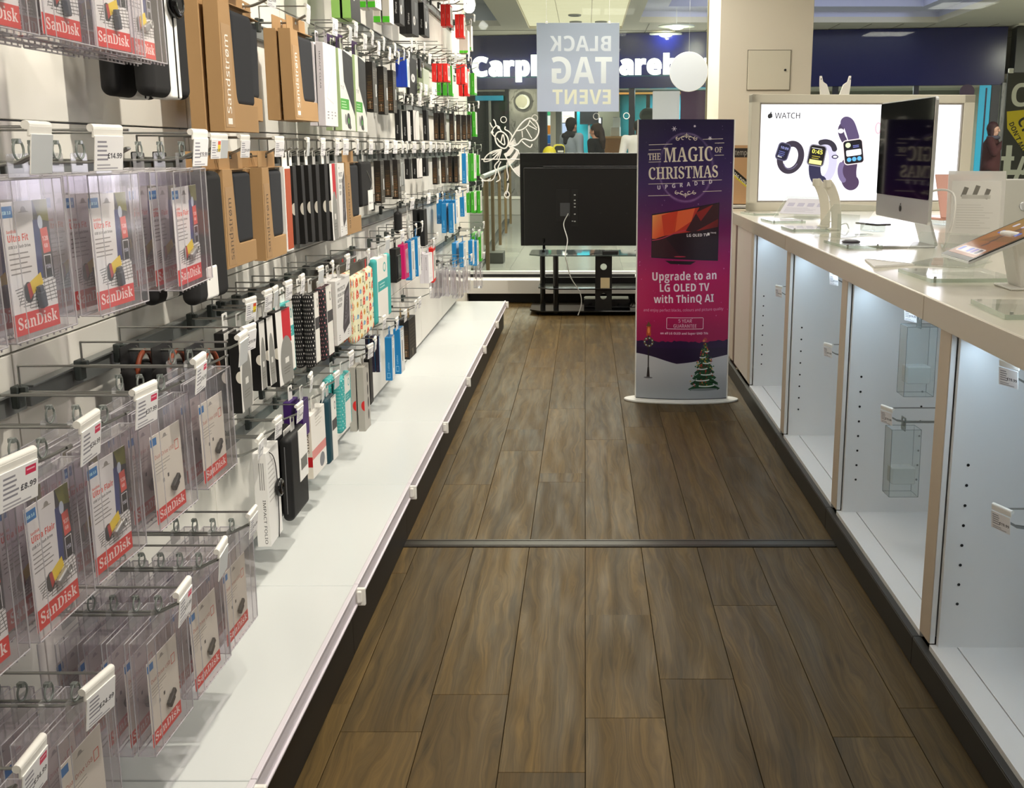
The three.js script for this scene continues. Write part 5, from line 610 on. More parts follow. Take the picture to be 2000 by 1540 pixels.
// ---------- television on its stand, carton ----------
{
  const g = thing('television', 'large black flat television seen from behind, standing on a glass stand', 'television', [0.12, 0, -8.6]), W = 1.24, y0 = 0.512, y1 = 1.212, H = y1 - y0;
  mesh('back_cover', J(B(W, H, 0.022, 0, (y0 + y1) / 2, 0, 0.004)), M(0x070708, 0.36), g); mesh('lower_housing', J(B(W - 0.06, H * 0.84, 0.04, 0, y0 + H * 0.43, 0.028, 0.006)), M(0x070708, 0.42), g);
  mesh('ridge', B(W - 0.24, 0.004, 0.006, 0.06, y0 + H * 0.865, 0.05, 0.001), M(0x55575a, 0.3), g); mesh('top_bezel', B(W, 0.006, 0.03, 0, y1 + 0.001, -0.002, 0.002), M(0x7d7f82, 0.3, { metalness: 0.5 }), g);
  mesh('screen', B(W - 0.02, H - 0.02, 0.004, 0, (y0 + y1) / 2, -0.013, 0.001), glow(0x8a70b8, 0.5), g);
  mesh('socket_recess', J(B(0.1, 0.24, 0.004, -0.29, y0 + 0.31, 0.05, 0.001), B(0.05, 0.28, 0.004, -0.2, y0 + 0.29, 0.05, 0.001)), m.black, g); mesh('socket', J([0.39, 0.35, 0.325, 0.30, 0.245, 0.19].map((y) => B(0.014, 0.009, 0.004, -0.2, y0 + y, 0.053, 0.001)), B(0.012, 0.006, 0.004, -0.218, y0 + 0.192, 0.053, 0.001)), m.steel, g);
  mesh('rating_sticker', B(0.075, 0.1, 0.002, -0.275, y0 + 0.28, 0.054, 0.0005), M(0x3f4145, 0.5), g); mesh('screw', J([[0.0, 0.47], [0.2, 0.47], [0.0, 0.25], [0.2, 0.25]].map(([x, y]) => cyl(0.008, 0.004, 0, 0, 0, 10).rotateX(Math.PI / 2).translate(x, y0 + y, 0.05))), m.dark, g);
  for (const x of [-0.44, 0.44]) mesh('foot', J(bars([[x, y0 + 0.06, 0.05], [x, 0.485, 0.02], [x, 0.480, 0.12]], 0.012, 6), bars([[x, 0.485, 0.02], [x, 0.480, -0.11]], 0.012, 6)), m.blackGloss, g);
  mesh('mains_lead', tube([[-0.25, y0 + 0.25, 0.06], [-0.285, y0 + 0.17, 0.085], [-0.255, y0 + 0.06, 0.2], [-0.27, 0.47, 0.295], [-0.26, 0.42, 0.3], [-0.23, 0.3, 0.29], [-0.16, 0.18, 0.28], [-0.15, 0.09, 0.28], [-0.175, 0.008, 0.28]], 0.0042, 6, 50), M(0xb9b9b6, 0.4), g);
  mesh('aerial_lead', tube([[0.34, y0 + 0.15, 0.05], [0.31, y0 + 0.08, 0.06], [0.305, 0.5, 0.07], [0.26, 0.482, 0.1]], 0.003, 6, 30), M(0xb9b9b6, 0.4), g);
}
{
  const g = thing('television_stand', 'black glass television stand with tube legs and three shelves', 'television stand', [0.14, 0, -8.56]);
  const plate = (w, d, c) => poly([[-w / 2 + c, -d / 2], [w / 2 - c, -d / 2], [w / 2, -d / 2 + c], [w / 2, d / 2], [-w / 2, d / 2], [-w / 2, -d / 2 + c]]);
  const shelf = (y, w, d, mt, n) => mesh(n, ext(plate(w, d, 0.09), 0.008, 0.001).rotateX(-Math.PI / 2).translate(0, y, 0), mt, g);
  shelf(0.455, 1.13, 0.46, clearM(0x9aa6a4, 0.8, 0.03), 'glass_top'); shelf(0.2, 1.0, 0.42, m.blackGloss, 'middle_shelf'); mesh('shelf_rail', B(0.98, 0.05, 0.012, 0, 0.225, -0.18, 0.002), m.black, g); shelf(0.03, 1.13, 0.46, M(0x0c0d0e, 0.08), 'bottom_shelf');
  for (const [x, z] of [[-0.475, -0.1], [-0.365, 0.13], [0.475, -0.1], [0.365, 0.13]]) { const l = mesh('leg', J(cyl(0.021, 0.44, x, 0.235, z, 16), cyl(0.027, 0.03, x, 0.016, z, 14)), m.blackGloss, g); mesh('collar', J([0.2, 0.452, 0.036].map((y) => cyl(0.0235, 0.004, x, y, z, 16))), m.chrome, l); }
  const s = rrect(0.125, 0.43, 0.004, 0, 0.245); s.holes.push(hole(0.026, 0, 0.37), hole(0.026, 0, 0.145)); const c = mesh('cable_column', ext(s, 0.02, 0.001).translate(0, 0, 0.16), m.black, g); mesh('barcode_sticker', B(0.07, 0.085, 0.001, 0.012, 0.245, 0.1822, 0.0003), M(0xd6c49a, 0.6), c);
}
{ const g = thing('media_box', 'black media box with tangled leads on the bottom shelf of the stand', 'media box', [0.17, 0.0405, -8.6]); mesh('case', B(0.36, 0.06, 0.2, 0, 0.031, 0, 0.004), m.dark, g); mesh('lid_rim', B(0.34, 0.004, 0.18, 0, 0.063, 0, 0.001), M(0x3a3d40, 0.3), g); for (let k = 0; k < 5; k++) mesh('lead', tube([[-0.12 + k * 0.07, 0.03, 0.1], [-0.16 + k * 0.08, 0.02, 0.14 + 0.02 * (k % 2)], [-0.05 + k * 0.06, 0.012, 0.17], [0.1 + k * 0.03, 0.02, 0.15], [0.2, 0.04 + 0.01 * k, 0.08], [0.17, 0.07, 0.02 * k]], 0.0035, 5, 30), m.black, g); }
{ const g = thing('power_adaptor', 'black power adaptor lying on the glass top of the stand', 'adaptor', [0.19, 0.4645, -8.38], 0.1); mesh('adaptor_body', B(0.12, 0.028, 0.05, 0, 0.015, 0, 0.006), m.dark, g); mesh('lead', tube([[-0.06, 0.012, 0], [-0.12, 0.01, 0.01], [-0.16, 0.006, 0.05]], 0.003, 5), m.black, g); }
{ const g = thing('cardboard_carton', 'tan cardboard carton with dark banded print and black and yellow tape', 'carton', [1.2, 0.86, -8.13]); const pr = pm(tex(512, 320, (c, w, h) => { rect(c, 0, 0, w, h, '#c9a074'); rect(c, 0, 14, w, 50, '#332d28'); txt(c, 'black tempered', 0, 52, 40, '#bdb6a8', { w: 'normal' }); pol(c, [[0, 90], [30, 84], [330, 260], [310, 290]], '#1c1a16'); pol(c, [[0, 112], [6, 106], [312, 276], [308, 290]], '#d8c838'); txt(c, 'BLACK TAG EVENT', 26, 118, 24, '#efe9d8', { rot: 0.52 }); }), 0.8); mesh('carton_body', new RoundedBoxGeometry(0.46, 0.41, 0.26, 1, 0.003).translate(0, 0.205, 0), [m.kraft, m.kraft, m.kraft, m.kraft, pr, m.kraft], g); mesh('top_flaps', J(B(0.458, 0.002, 0.126, 0, 0.4105, 0.066, 0.0006), B(0.458, 0.002, 0.126, 0, 0.4105, -0.066, 0.0006)), m.kraft, g); }
{ const g = thing('low_cupboard', 'dark low cupboard with white edges under the cardboard carton', 'cupboard', [1.25, 0, -8.13]); mesh('body', B(0.6, 0.8, 0.4, 0, 0.42, 0, 0.003), m.dark, g); mesh('white_edge', J(B(0.014, 0.7, 0.42, -0.306, 0.47, 0, 0.002), B(0.63, 0.018, 0.42, 0, 0.846, 0, 0.002), B(0.63, 0.018, 0.42, 0, 0.11, 0, 0.002)), m.white, g); mesh('toe_board', B(0.58, 0.1, 0.36, 0, 0.05, 0, 0.002), m.dark, g); }
{ const g = thing('white_box', 'plain white box standing behind the television stand', 'box', [0.62, 0, -8.96]); mesh('box_body', B(0.42, 0.24, 0.1, 0, 0.12, 0, 0.003), m.white, g); mesh('lid', B(0.425, 0.05, 0.105, 0, 0.218, 0, 0.002), m.paper, g); }
// ---------- on the window glass ----------
{
  const g = thing('window_poster', 'grey translucent hanging poster reading black tag event, seen reversed from behind', 'poster', [-0.058, 1.883, -9.19]);
  const t = tex(512, 540, (c, w, h) => { const gr = c.createLinearGradient(0, 0, 0, h); gr.addColorStop(0, '#8d98a4'); gr.addColorStop(0.55, '#b9c2d2'); gr.addColorStop(1, '#ced6e8'); rect(c, 0, 0, w, h, '#a9b1c0'); c.fillStyle = gr; c.fillRect(0, 0, w, h); c.save(); c.translate(w, 0); c.scale(-1, 1); txt(c, 'BLACK', 40, 170, 128, '#cfd5d8', { sx: 0.98 }); txt(c, 'TAG', 40, 366, 224, '#e6eae8', { sx: 0.92 }); txt(c, 'EVENT', 40, 494, 126, '#f6f4da', { sx: 0.98 }); c.restore(); });
  mesh('sheet', B(0.66, 0.685, 0.003, 0, 0, 0, 0.001), [m.paper, m.paper, m.paper, m.paper, M(0xffffff, 0.8, { map: t, transmission: 0.6, thickness: 0 }), M(0xa9b1c0, 0.8, { transmission: 0.6, thickness: 0 })], g); mesh('hanging_wire', J(rod([-0.25, 0.34, 0], [-0.25, 0.74, 0], 0.0012, 5), rod([0.25, 0.34, 0], [0.25, 0.74, 0], 0.0012, 5)), m.steel, g); mesh('clip', J([-0.25, 0.25].map((x) => B(0.02, 0.02, 0.008, x, 0.345, 0, 0.002))), m.steel, g);
}
{ const g = thing('hanging_disc', 'plain white round sign hanging in the window by the pillar', 'sign', [0.83, 1.85, -9.18]); mesh('disc', new THREE.CylinderGeometry(0.152, 0.152, 0.006, 48).rotateX(Math.PI / 2), M(0xb6bdc5, 0.6), g); mesh('rim', new THREE.TorusGeometry(0.152, 0.003, 6, 48), m.white, g); mesh('hanging_wire', rod([0, 0.15, 0], [0, 0.77, 0], 0.001, 5), m.steel, g); }
for (const [x, y, lab] of [[-0.665, 1.478, 'white ring sticker on the window above the bee drawing, darker backdrop'], [-0.41, 1.492, 'white ring sticker on the window over the marble column'], [0.09, 1.505, 'white ring sticker on the window under the grey poster'], [0.335, 1.508, 'white ring sticker on the window against the teal wall']]) { const g = thing('ring_sticker', lab, 'sticker', [x, y, -9.236], 0, 'ring stickers on the window'); mesh('ring', new THREE.TorusGeometry(0.024, 0.003, 4, 24).scale(1, 1, 0.4), m.white, g); }
{ // line drawing of a bee, cut in white vinyl
  const g = thing('bee_sticker', 'white line drawing of a bee with a heart, stuck on the window', 'sticker', [0, 0, -9.236]);
  const q = (x, y) => { const s = 9.24; return V((x - 1143) / 2150 * (s * 0.976 + (1.25 - 1.2) * 0.218), 1.25 + (290 - y) * 0.00436, 0); };   // drawing grid of the sticker in metres
  const ln = (name, pts, r = 0.0055, closed = false) => mesh(name, tube(pts.map((p) => q(...p)), r, 5, pts.length * 6, closed).scale(1, 1, 0.3), m.white, g);
  ln('body', [[968, 268], [974, 260], [984, 261], [992, 270], [993, 282], [987, 290], [978, 288], [970, 280]], 0.006, true); ln('heart', [[972, 272], [978, 279], [982, 266], [984, 266], [986, 283], [978, 279], [971, 271]], 0.005);
  ln('head', [[967, 269], [962, 262], [965, 253], [973, 249], [980, 259]], 0.005); mesh('eye', J([[975, 252], [962, 261]].map((p) => { const v = q(...p); return new THREE.SphereGeometry(0.012, 10, 6).scale(1, 1, 0.25).translate(v.x, v.y, 0); })), m.white, g); ln('antenna', [[970, 249], [968, 241], [965, 237]], 0.005); ln('antenna', [[963, 252], [960, 247], [958, 243]], 0.005);
  ln('wing', [[994, 285], [1006, 262], [1022, 242], [1036, 235], [1048, 242], [1053, 256], [1048, 270], [1038, 276], [1022, 273], [1012, 282], [1002, 286]], 0.006, true); ln('wing_vein', [[1036, 238], [1031, 248], [1020, 256], [1008, 258]], 0.005); for (const p of [[[1033, 248], [1049, 256]], [[1028, 254], [1039, 272]], [[1020, 258], [1021, 270]], [[1036, 240], [1049, 253]]]) ln('wing_vein', p, 0.004); for (let i = 0; i < 5; i++) ln('wing_vein', [[995, 284], [1006 + i, 272 + i * 3]], 0.004);
  ln('wing', [[978, 292], [962, 296], [950, 304], [945, 314], [958, 312], [970, 303], [980, 293]], 0.005, true); for (let i = 0; i < 5; i++) ln('wing_vein', [[980, 292], [958 + i * 4, 300 + i * 3]], 0.004);
  for (const p of [[[988, 250], [987, 255], [994, 259], [1000, 266], [1000, 274]], [[1020, 277], [1028, 284], [1036, 288], [1040, 282]], [[975, 312], [966, 322], [968, 334], [963, 346], [955, 350], [940, 348]], [[978, 314], [972, 328], [976, 346], [968, 352]], [[990, 316], [990, 330], [992, 342], [990, 350]], [[940, 310], [1015, 310]], [[937, 343], [946, 350], [958, 346]]]) ln('leg', p, 0.005);
  const stripe = (a, b) => mesh('abdomen_stripe', new THREE.ShapeGeometry(new THREE.Shape([...a, ...b.reverse()].map((p) => { const v = q(...p); return new THREE.Vector2(v.x, v.y); }))), m.white, g);
  stripe([[988, 306], [996, 303], [1002, 296], [1005, 290]], [[984, 300], [990, 297], [996, 290], [998, 286]]); stripe([[994, 322], [1006, 312], [1012, 302], [1014, 294]], [[990, 314], [1000, 306], [1007, 297], [1009, 290]]); stripe([[1014, 340], [1030, 334]], [[1000, 328], [1013, 322], [1019, 312]]); ln('abdomen', [[998, 286], [1010, 294], [1019, 308], [1026, 330], [1018, 343], [1002, 330], [985, 300]], 0.005);
  ln('sting', [[992, 354], [990, 366], [987, 375]], 0.006); ln('droplet', [[989, 369], [994, 376], [989, 382], [984, 376]], 0.005, true);
}

// ---------- the mall beyond ----------
{
  const f = struct('floor_mall'); const tm = [0x868884, 0x7c7e7a, 0x8d8f89].map((c) => M(c, 0.22)); mesh('floor_slab', bb(-8, 14, -0.1, -0.004, 9.35, 34, 0), M(0x55585a, 0.5), f);
  for (let i = 0; i < 8; i++) for (let j = 0; j < 9; j++) { const x = -2.6 + i * 0.6, d = 9.42 + j * 0.6; mesh('tile', bb(x + 0.002, x + 0.598, -0.012, 0, d + 0.002, d + 0.598, 0.001), tm[Math.floor(hash(i, j) * 3)], f); }
  mesh('tiled_floor', J(bb(-8, -2.6, -0.012, 0, 9.36, 34, 0), bb(2.2, 14, -0.012, 0, 9.36, 34, 0), bb(-2.6, 2.2, -0.012, 0, 14.82, 34, 0)), tm[0], f);
  mesh('plaster', bb(-8.2, -8, 0, 4.4, 9.3, 34, 0), m.grey, struct('wall_mall_left')); mesh('plaster', bb(13.6, 13.8, 0, 4.4, 6, 34, 0), m.dark, struct('wall_mall_right')); mesh('plaster', bb(-8.2, 13.8, 0, 4.4, 33.6, 33.8, 0), m.dark, struct('wall_mall_back')); mesh('plaster', bb(6.06, 13.8, 0, 4.4, 9.1, 9.3, 0), m.cream, struct('wall_mall_front')); mesh('plaster', bb(-8.2, -1.14, 0, 4.4, 9.1, 9.28, 0), m.cream, struct('wall_mall_front_2'));
}
{
  const c = struct('ceiling_mall'), cm = M(0xd2cbbb, 0.7), lav = M(0xc3c4de, 0.6), Y = 3.55;
  // slab strips round the openings: backlit coffer, stepped recesses
  mesh('ceiling_beam', J(bb(-8, -3.4, Y, Y + 0.1, 9.3, 34, 0), bb(-1.62, -1.1, Y, Y + 0.1, 9.3, 34, 0), bb(0.72, 1.0, Y, Y + 0.1, 9.3, 34, 0), bb(-3.4, -1.62, Y, Y + 0.1, 22.2, 34, 0), bb(-1.1, 0.72, Y, Y + 0.1, 22.7, 34, 0), bb(1.0, 6.6, Y, Y + 0.1, 21.6, 34, 0), bb(6.6, 14, Y, Y + 0.1, 9.3, 34, 0), bb(-3.4, 6.6, Y, Y + 0.1, 9.3, 12, 0)), cm, c);
  mesh('upper_slab', bb(-8.2, 13.8, 4.3, 4.4, 9.1, 33.8, 0), m.grey, c); mesh('bulkhead', J(bb(-1.3, 6.06, 2.95, 4.3, 9.2, 9.32, 0)), m.cream, c);
  const step = (x0, x1, d0, d1, y0, y1, mt, nm) => mesh(nm, J(bb(x0 - 0.05, x0, y0, y1, d0, d1, 0), bb(x1, x1 + 0.05, y0, y1, d0, d1, 0), bb(x0, x1, y0, y1, d1, d1 + 0.05, 0), bb(x0, x1, y0, y1, d0 - 0.05, d0, 0)), mt, c);
  step(1.0, 6.6, 12, 21.6, Y + 0.1005, Y + 0.22, lav, 'recess_side'); mesh('recess_step', J(bb(1.0, 1.5, Y + 0.2, Y + 0.24, 12, 21.6, 0), bb(6.1, 6.6, Y + 0.2, Y + 0.24, 12, 21.6, 0), bb(1.5, 6.1, Y + 0.2, Y + 0.24, 20.9, 21.6, 0)), lav, c); step(1.5, 6.1, 12, 20.9, Y + 0.24, Y + 0.5, lav, 'recess_side'); mesh('recess_top', bb(1.0, 6.6, Y + 0.5, Y + 0.54, 12, 21, 0), lav, c);
  step(-3.4, -1.62, 12, 22.2, Y + 0.1005, Y + 0.4, M(0xa9acb4, 0.7), 'recess_side'); mesh('recess_top', bb(-3.4, -1.62, Y + 0.4, Y + 0.44, 12, 22.2, 0), M(0xa9acb4, 0.7), c);
  const gp = glow(0xfff0c4, 0.8); for (let i = 0; i < 3; i++) for (let j = 0; j < 12; j++) mesh('backlit_panel', bb(-1.1 + i * 0.607 + 0.008, -1.1 + (i + 1) * 0.607 - 0.008, Y + 0.05, Y + 0.06, 17.1 + j * 0.467 + 0.006, 17.1 + (j + 1) * 0.467 - 0.006, 0), gp, c);
  mesh('panel_grid', bb(-1.1, 0.72, Y + 0.061, Y + 0.08, 12, 22.7, 0), m.cream, c);
  const grid = []; for (let k = 0; k < 16; k++) grid.push(bb(1.2 + k * 0.6, 1.215 + k * 0.6, Y - 0.006, Y, 21.8, 24.5, 0)); mesh('tile_joint', J(grid, bb(-7, 13, Y - 0.006, Y, 23.0, 23.02, 0)), M(0x847e70, 0.7), c);
  for (const [x, d] of [[-0.19, 20.8], [0.3, 21.9], [-0.18, 21.9]]) mesh('downlight_ring', new THREE.TorusGeometry(0.1, 0.02, 8, 24).rotateX(Math.PI / 2).translate(x, Y + 0.04, -d), m.grey, c);
}
for (const [x, d, w, h, k, col0] of [[-0.19, 13.5, 1.7, 3.5, 1.0, 0xfff4dc], [-5.5, 14, 2, 3, 1.0, 0xfff4e4], [9.5, 15, 3, 4, 1.2, 0xfff4e4]]) areaLight('mall_light', x, 3.5, d, w, h, [0, -1, 0], col0, MALL_GLOW * k);
{ // light that the ceiling recesses and the backlit coffer give off
  areaLight('coffer_glow', -0.19, 3.57, 19.9, 1.8, 5.5, [0, -1, 0], 0xfff0c8, 1.1); areaLight('recess_glow', 3.8, 4.04, 16.4, 4.4, 8.6, [0, -1, 0], 0xdcdcff, 1.0); areaLight('recess_glow', 3.8, 3.742, 21.25, 4.4, 0.6, [0, -1, 0], 0xdcdcff, 0.9); areaLight('recess_glow', -2.5, 3.93, 17, 1.6, 9.6, [0, -1, 0], 0xd4dcec, 0.45);
}
[[1.66, 21.0, 'white ring ceiling light over the mall, the one closer to the window'], [1.62, 23.2, 'white ring ceiling light over the mall, close to the navy fascia']].forEach(([x, d, lab]) => { const y = d < 22 ? 3.42 : 3.5, g = thing('ring_light', lab, 'ceiling light', [x, y, -d], 0, 'ring lights of the mall'); mesh('disc', new THREE.CylinderGeometry(0.33, 0.33, 0.02, 36), M(0xdadfd2, 0.4), g); mesh('glowing_bulb', new THREE.SphereGeometry(0.13, 18, 10).scale(1, 0.35, 1).translate(0, -0.02, 0), glow(0xfff8e6, 5), g); mesh('suspension', rod([0, 0, 0], [0, 3.98 - y, 0], 0.006, 6), m.white, g); const l = new THREE.PointLight(0xfff6e0, 4); l.name = 'ring_light_glow'; l.position.set(x, y - 0.02, -d); l.shadow.radius = 3; scene.add(l); });

// shop front across the mall; local x runs along the front, local z comes out of it
const SF = { x: -2.2, d: 24, turn: -0.17 };
const atFront = (u, off = 0) => [SF.x + u * Math.cos(0.17) + off * Math.sin(0.17) * 1, 0, -(SF.d - u * Math.sin(0.17) + off * Math.cos(0.17))];   // off: metres behind the front
const front_ = (name, label, cat, u, off, group) => thing(name, label, cat, atFront(u, off), SF.turn, group);
{
  const g = struct('wall_storefront', [SF.x, 0, -SF.d]); g.rotation.y = SF.turn;
  mesh('fascia', B(12.2, 1.08, 0.2, 4.4, 3.0, -0.1, 0.004), M(0x0a1258, 0.16), g); mesh('fascia_trim', B(12.2, 0.03, 0.03, 4.4, 2.475, -0.02, 0.002), m.grey, g); mesh('top_shadow_gap', B(12.2, 0.04, 0.1, 4.4, 3.55, -0.2, 0), m.black, g); mesh('green_line', B(5.4, 0.012, 0.006, 2.6, 2.7, 0.002, 0.001), M(0x1d6a6e, 0.4), g);
  mesh('jamb', J(B(0.14, 2.46, 0.14, 1.33, 1.23, -0.08, 0.003), B(0.12, 2.46, 0.1, 3.2, 1.23, -0.08, 0.003), B(0.1, 2.46, 0.1, 8.86, 1.23, -0.08, 0.003), B(0.16, 2.46, 0.12, 10.36, 1.23, -0.06, 0.003), B(0.1, 2.46, 0.1, 0.56, 1.23, -0.1, 0.003), B(0.12, 2.46, 0.1, 7.3, 1.23, -0.08, 0.003)), M(0x1a1a2c, 0.4), g);
  mesh('pane', J(B(0.9, 2.4, 0.01, 0.05, 1.22, -0.1, 0)), M(0x14201f, 0.1), g);
  mesh('pane', J(B(1.4, 2.4, 0.008, 3.95, 1.22, -0.1, 0), B(1.4, 2.4, 0.008, 8.1, 1.22, -0.1, 0), B(1.3, 2.4, 0.008, 9.6, 1.22, -0.1, 0)), m.glass, g);
  mesh('shop_back_wall', B(13, 3.2, 0.1, 4.4, 1.6, -4.4, 0), M(0x8a8577, 0.7), g); mesh('shop_ceiling', B(13, 0.1, 4.4, 4.4, 2.62, -2.3, 0), m.cream, g); mesh('shop_side_wall', J(B(0.1, 2.6, 4.2, -1.6, 1.3, -2.3, 0), B(0.1, 2.6, 4.2, 10.6, 1.3, -2.3, 0)), m.cream, g);
  const mtex = dataTex(256, 512, (u, v) => { const n = fbm(u * 5, v * 9, 5), vein = Math.abs(fbm(u * 4 + 3 * n, v * 7 + 2 * n, 4) - 0.5); const k = 120 + 50 * n - (vein < 0.02 ? 55 : 0); return [k + 4, k + 3, k]; });
  mesh('marble_pilaster', B(0.62, 2.46, 0.16, 0.93, 1.23, -0.02, 0.006), M(0xffffff, 0.3, { map: mtex }), g); mesh('marble_pilaster', B(0.2, 2.5, 0.14, 10.56, 1.25, 0, 0.006), M(0xffffff, 0.3, { map: mtex }), g);
}
for (const u of [1.5, 4.2, 8.0]) { const p = atFront(u, 2.2); areaLight('store_light', p[0], 2.5, -p[2], 1.6, 1.6, [0, -1, 0], 0xffffff, STORE_GLOW); }
{
  const words = 'Carphone Warehouse', g = front_('illuminated_letters', 'glowing white store name letters on the navy fascia', 'sign', 0, 0); let x = -0.17;
  for (const ch of words) { if (ch === ' ') { x += 0.03; continue; } const q = new TextGeometry(ch, { font, size: 0.36, depth: 0.05, curveSegments: 4, bevelEnabled: true, bevelSize: 0.022, bevelThickness: 0.004, bevelSegments: 1 }); q.computeBoundingBox(); const w = q.boundingBox.max.x; mesh('letter', q.scale(1.06, 1, 1).translate(x, 2.74, 0.01), glow(0xfffbe8, 3.2), g); x += w * 1.06 + 0.014; }
}
{ const g = front_('globe_lamp', 'round cream globe lamp on the marble pilaster', 'wall lamp', 0.93, -0.2); mesh('globe', new THREE.SphereGeometry(0.125, 24, 16).translate(0, 2.2, 0.04), glow(0xfff1c4, 0.75, { color: 0x888070 }), g); mesh('back_plate', new THREE.CylinderGeometry(0.15, 0.16, 0.03, 28).rotateX(Math.PI / 2).translate(0, 2.2, -0.1), m.grey, g); mesh('arm', rod([0, 2.2, -0.1], [0, 2.2, -0.06], 0.03, 10), m.steel, g); const p = atFront(0.93, -0.24), l = new THREE.PointLight(0xfff1d0, 0.5); l.name = 'globe_glow'; l.position.set(p[0], 2.2, p[2]); scene.add(l); }
function panel(name, label, cat, u0, u1, y0, y1, off, mt, depth = 0.04, extra) { const g = front_(name, label, cat, (u0 + u1) / 2, off); mesh('board', B(u1 - u0, y1 - y0, depth, 0, (y0 + y1) / 2, 0, 0.006), mt, g); mesh('stand_foot', y0 > 0.3 ? J(B(0.05, y0, 0.03, 0, y0 / 2, -0.02, 0.003), B(Math.min(0.4, u1 - u0), 0.02, 0.2, 0, 0.01, -0.02, 0.003)) : B(u1 - u0, 0.03, depth + 0.02, 0, 0.015, 0, 0.003), m.grey, g); if (extra) extra(g); return g; }
panel('cyan_header', 'cyan strip sign in the dark window at the left of the marble pilaster'.replace('at the left of', 'beside'), 'sign', -0.1, 0.5, 2.23, 2.33, -0.06, M(0x159fc4, 0.4, { emissive: 0x0f87ad, emissiveIntensity: 0.25 }));
panel('display_plinth', 'dark green window display behind the bee drawing', 'display', -0.35, 0.45, 0.3, 2.2, 0.5, M(0x1d3a30, 0.5), 0.1);
panel('totem_sign', 'white totem with green, orange, blue and purple blocks', 'sign', 0.96, 1.13, 0.2, 2.0, 2, m.paper, 0.06, (g) => { for (const [y0, y1, c] of [[1.98, 2.06, 0x3c9c6a], [1.57, 1.76, 0xe08a2c], [1.36, 1.54, 0x0c6cc0], [1.1, 1.34, 0x5c2266]]) mesh('colour_block', B(0.13, y1 - y0, 0.01, -0.02, (y0 + y1) / 2, 0.033, 0.001), M(c, 0.5), g); });
panel('store_column', 'pale column inside the phone shop doorway', 'column', 1.30, 1.42, 0, 2.55, 1, m.cream, 0.12); panel('store_column', 'grey column inside the phone shop doorway', 'column', 1.43, 1.54, 0, 2.55, 1, m.grey, 0.12);
panel('wall_board', 'cream wall board with faint print behind the hooded man', 'board', 1.14, 1.46, 0.1, 2.4, 3, m.cream, 0.04, (g) => mesh('print_lines', J([2.0, 1.94, 1.88].map((y) => B(0.2, 0.03, 0.004, 0, y, 0.023, 0.001))), M(0xd9b5a4, 0.6), g));
panel('advert_screen', 'upright lit screen behind the hooded man', 'screen', 1.19, 1.38, 1.38, 1.84, 2.75, m.dark, 0.05, (g) => mesh('glowing_screen', B(0.16, 0.42, 0.006, 0, 1.61, 0.028, 0.001), glow(0xcfdcff, 1.0), g));
panel('teal_wall_panel', 'bright teal wall panel behind the two talking shoppers', 'panel', 1.5, 2.0, 0, 2.5, 3.1, m.teal); panel('wall_screen', 'dark wide screen high on the teal wall', 'screen', 1.61, 2.04, 1.8, 2.1, 2.9, m.black, 0.05, (g) => mesh('bezel', B(0.43, 0.02, 0.06, 0, 1.81, 0, 0.002), m.dark, g));
panel('grey_wall_panel', 'olive grey wall panel between the two light tubes', 'panel', 2.0, 2.55, 0.1, 2.5, 2.9, M(0x6c6a58, 0.6)); for (const [u, lab] of [[2.15, 'upright white light tube by the curly-haired woman'], [2.5, 'upright white light tube above the printers']]) { const g = front_('light_tube', lab, 'lamp', u, 2.5, 'upright tubes in the phone shop'); mesh('glowing_tube', new THREE.CapsuleGeometry(0.022, 0.3, 4, 10).translate(0, 1.76, 0.03), glow(0xf4f8ff, 3), g); mesh('housing', B(0.1, 1.95, 0.04, 0, 0.975, -0.02, 0.003), m.dark, g); }
{ const g = front_('service_counter', 'wooden service counter in the phone shop', 'counter', 2.62, 1.5); mesh('front', B(0.5, 1.46, 0.5, 0, 0.73, 0, 0.004), M(0x94683c, 0.6), g); mesh('counter_edge', B(0.54, 0.05, 0.54, 0, 1.485, 0, 0.006), M(0xb58a58, 0.5), g); }
{ const g = front_('card_terminal', 'pale grey terminal on the wooden service counter', 'terminal', 2.66, 1.5); mesh('terminal_body', B(0.2, 0.2, 0.2, 0, 1.612, 0, 0.01), M(0xb9bab4, 0.5), g); mesh('sloped_screen', B(0.16, 0.22, 0.03, 0.02, 1.80, 0, 0.006).rotateZ(0), M(0xcfd0cc, 0.4), g); }
panel('teal_wall_panel', 'deep teal wall panel between grey poster and dark post', 'panel', 2.45, 3.15, 0, 2.46, 3, M(0x0f7f88, 0.6)); panel('teal_wall_panel', 'sky teal wall panel behind the white window poster', 'panel', 3.22, 4.9, 0, 2.46, 3.2, M(0x2aa8c6, 0.6)); panel('light_band', 'thin orange glowing band above the teal walls', 'lamp', 2.3, 4.9, 2.47, 2.51, 2.8, glow(0xffb45c, 0.8), 0.04);
panel('shelf_unit', 'dark shop display with rounded shapes under the teal wall', 'display', 3.28, 3.75, 0.2, 1.95, 1.2, M(0x2f3224, 0.7), 0.3, (g) => mesh('head_form', J(new THREE.SphereGeometry(0.2, 14, 10).scale(1, 0.8, 0.7).translate(-0.1, 1.95, 0), new THREE.SphereGeometry(0.17, 14, 10).scale(0.8, 1.2, 0.7).translate(0.2, 2.1, 0)), M(0x23281e, 0.8), g));
panel('window_poster', 'plain white poster in the phone shop window', 'poster', 3.63, 4.19, 0.3, 2.40, 0.06, M(0xe9e8f4, 0.5), 0.012); panel('window_poster', 'plain dark purple poster in the phone shop window', 'poster', 4.205, 4.74, 0.3, 2.40, 0.06, M(0x431a48, 0.5), 0.012);
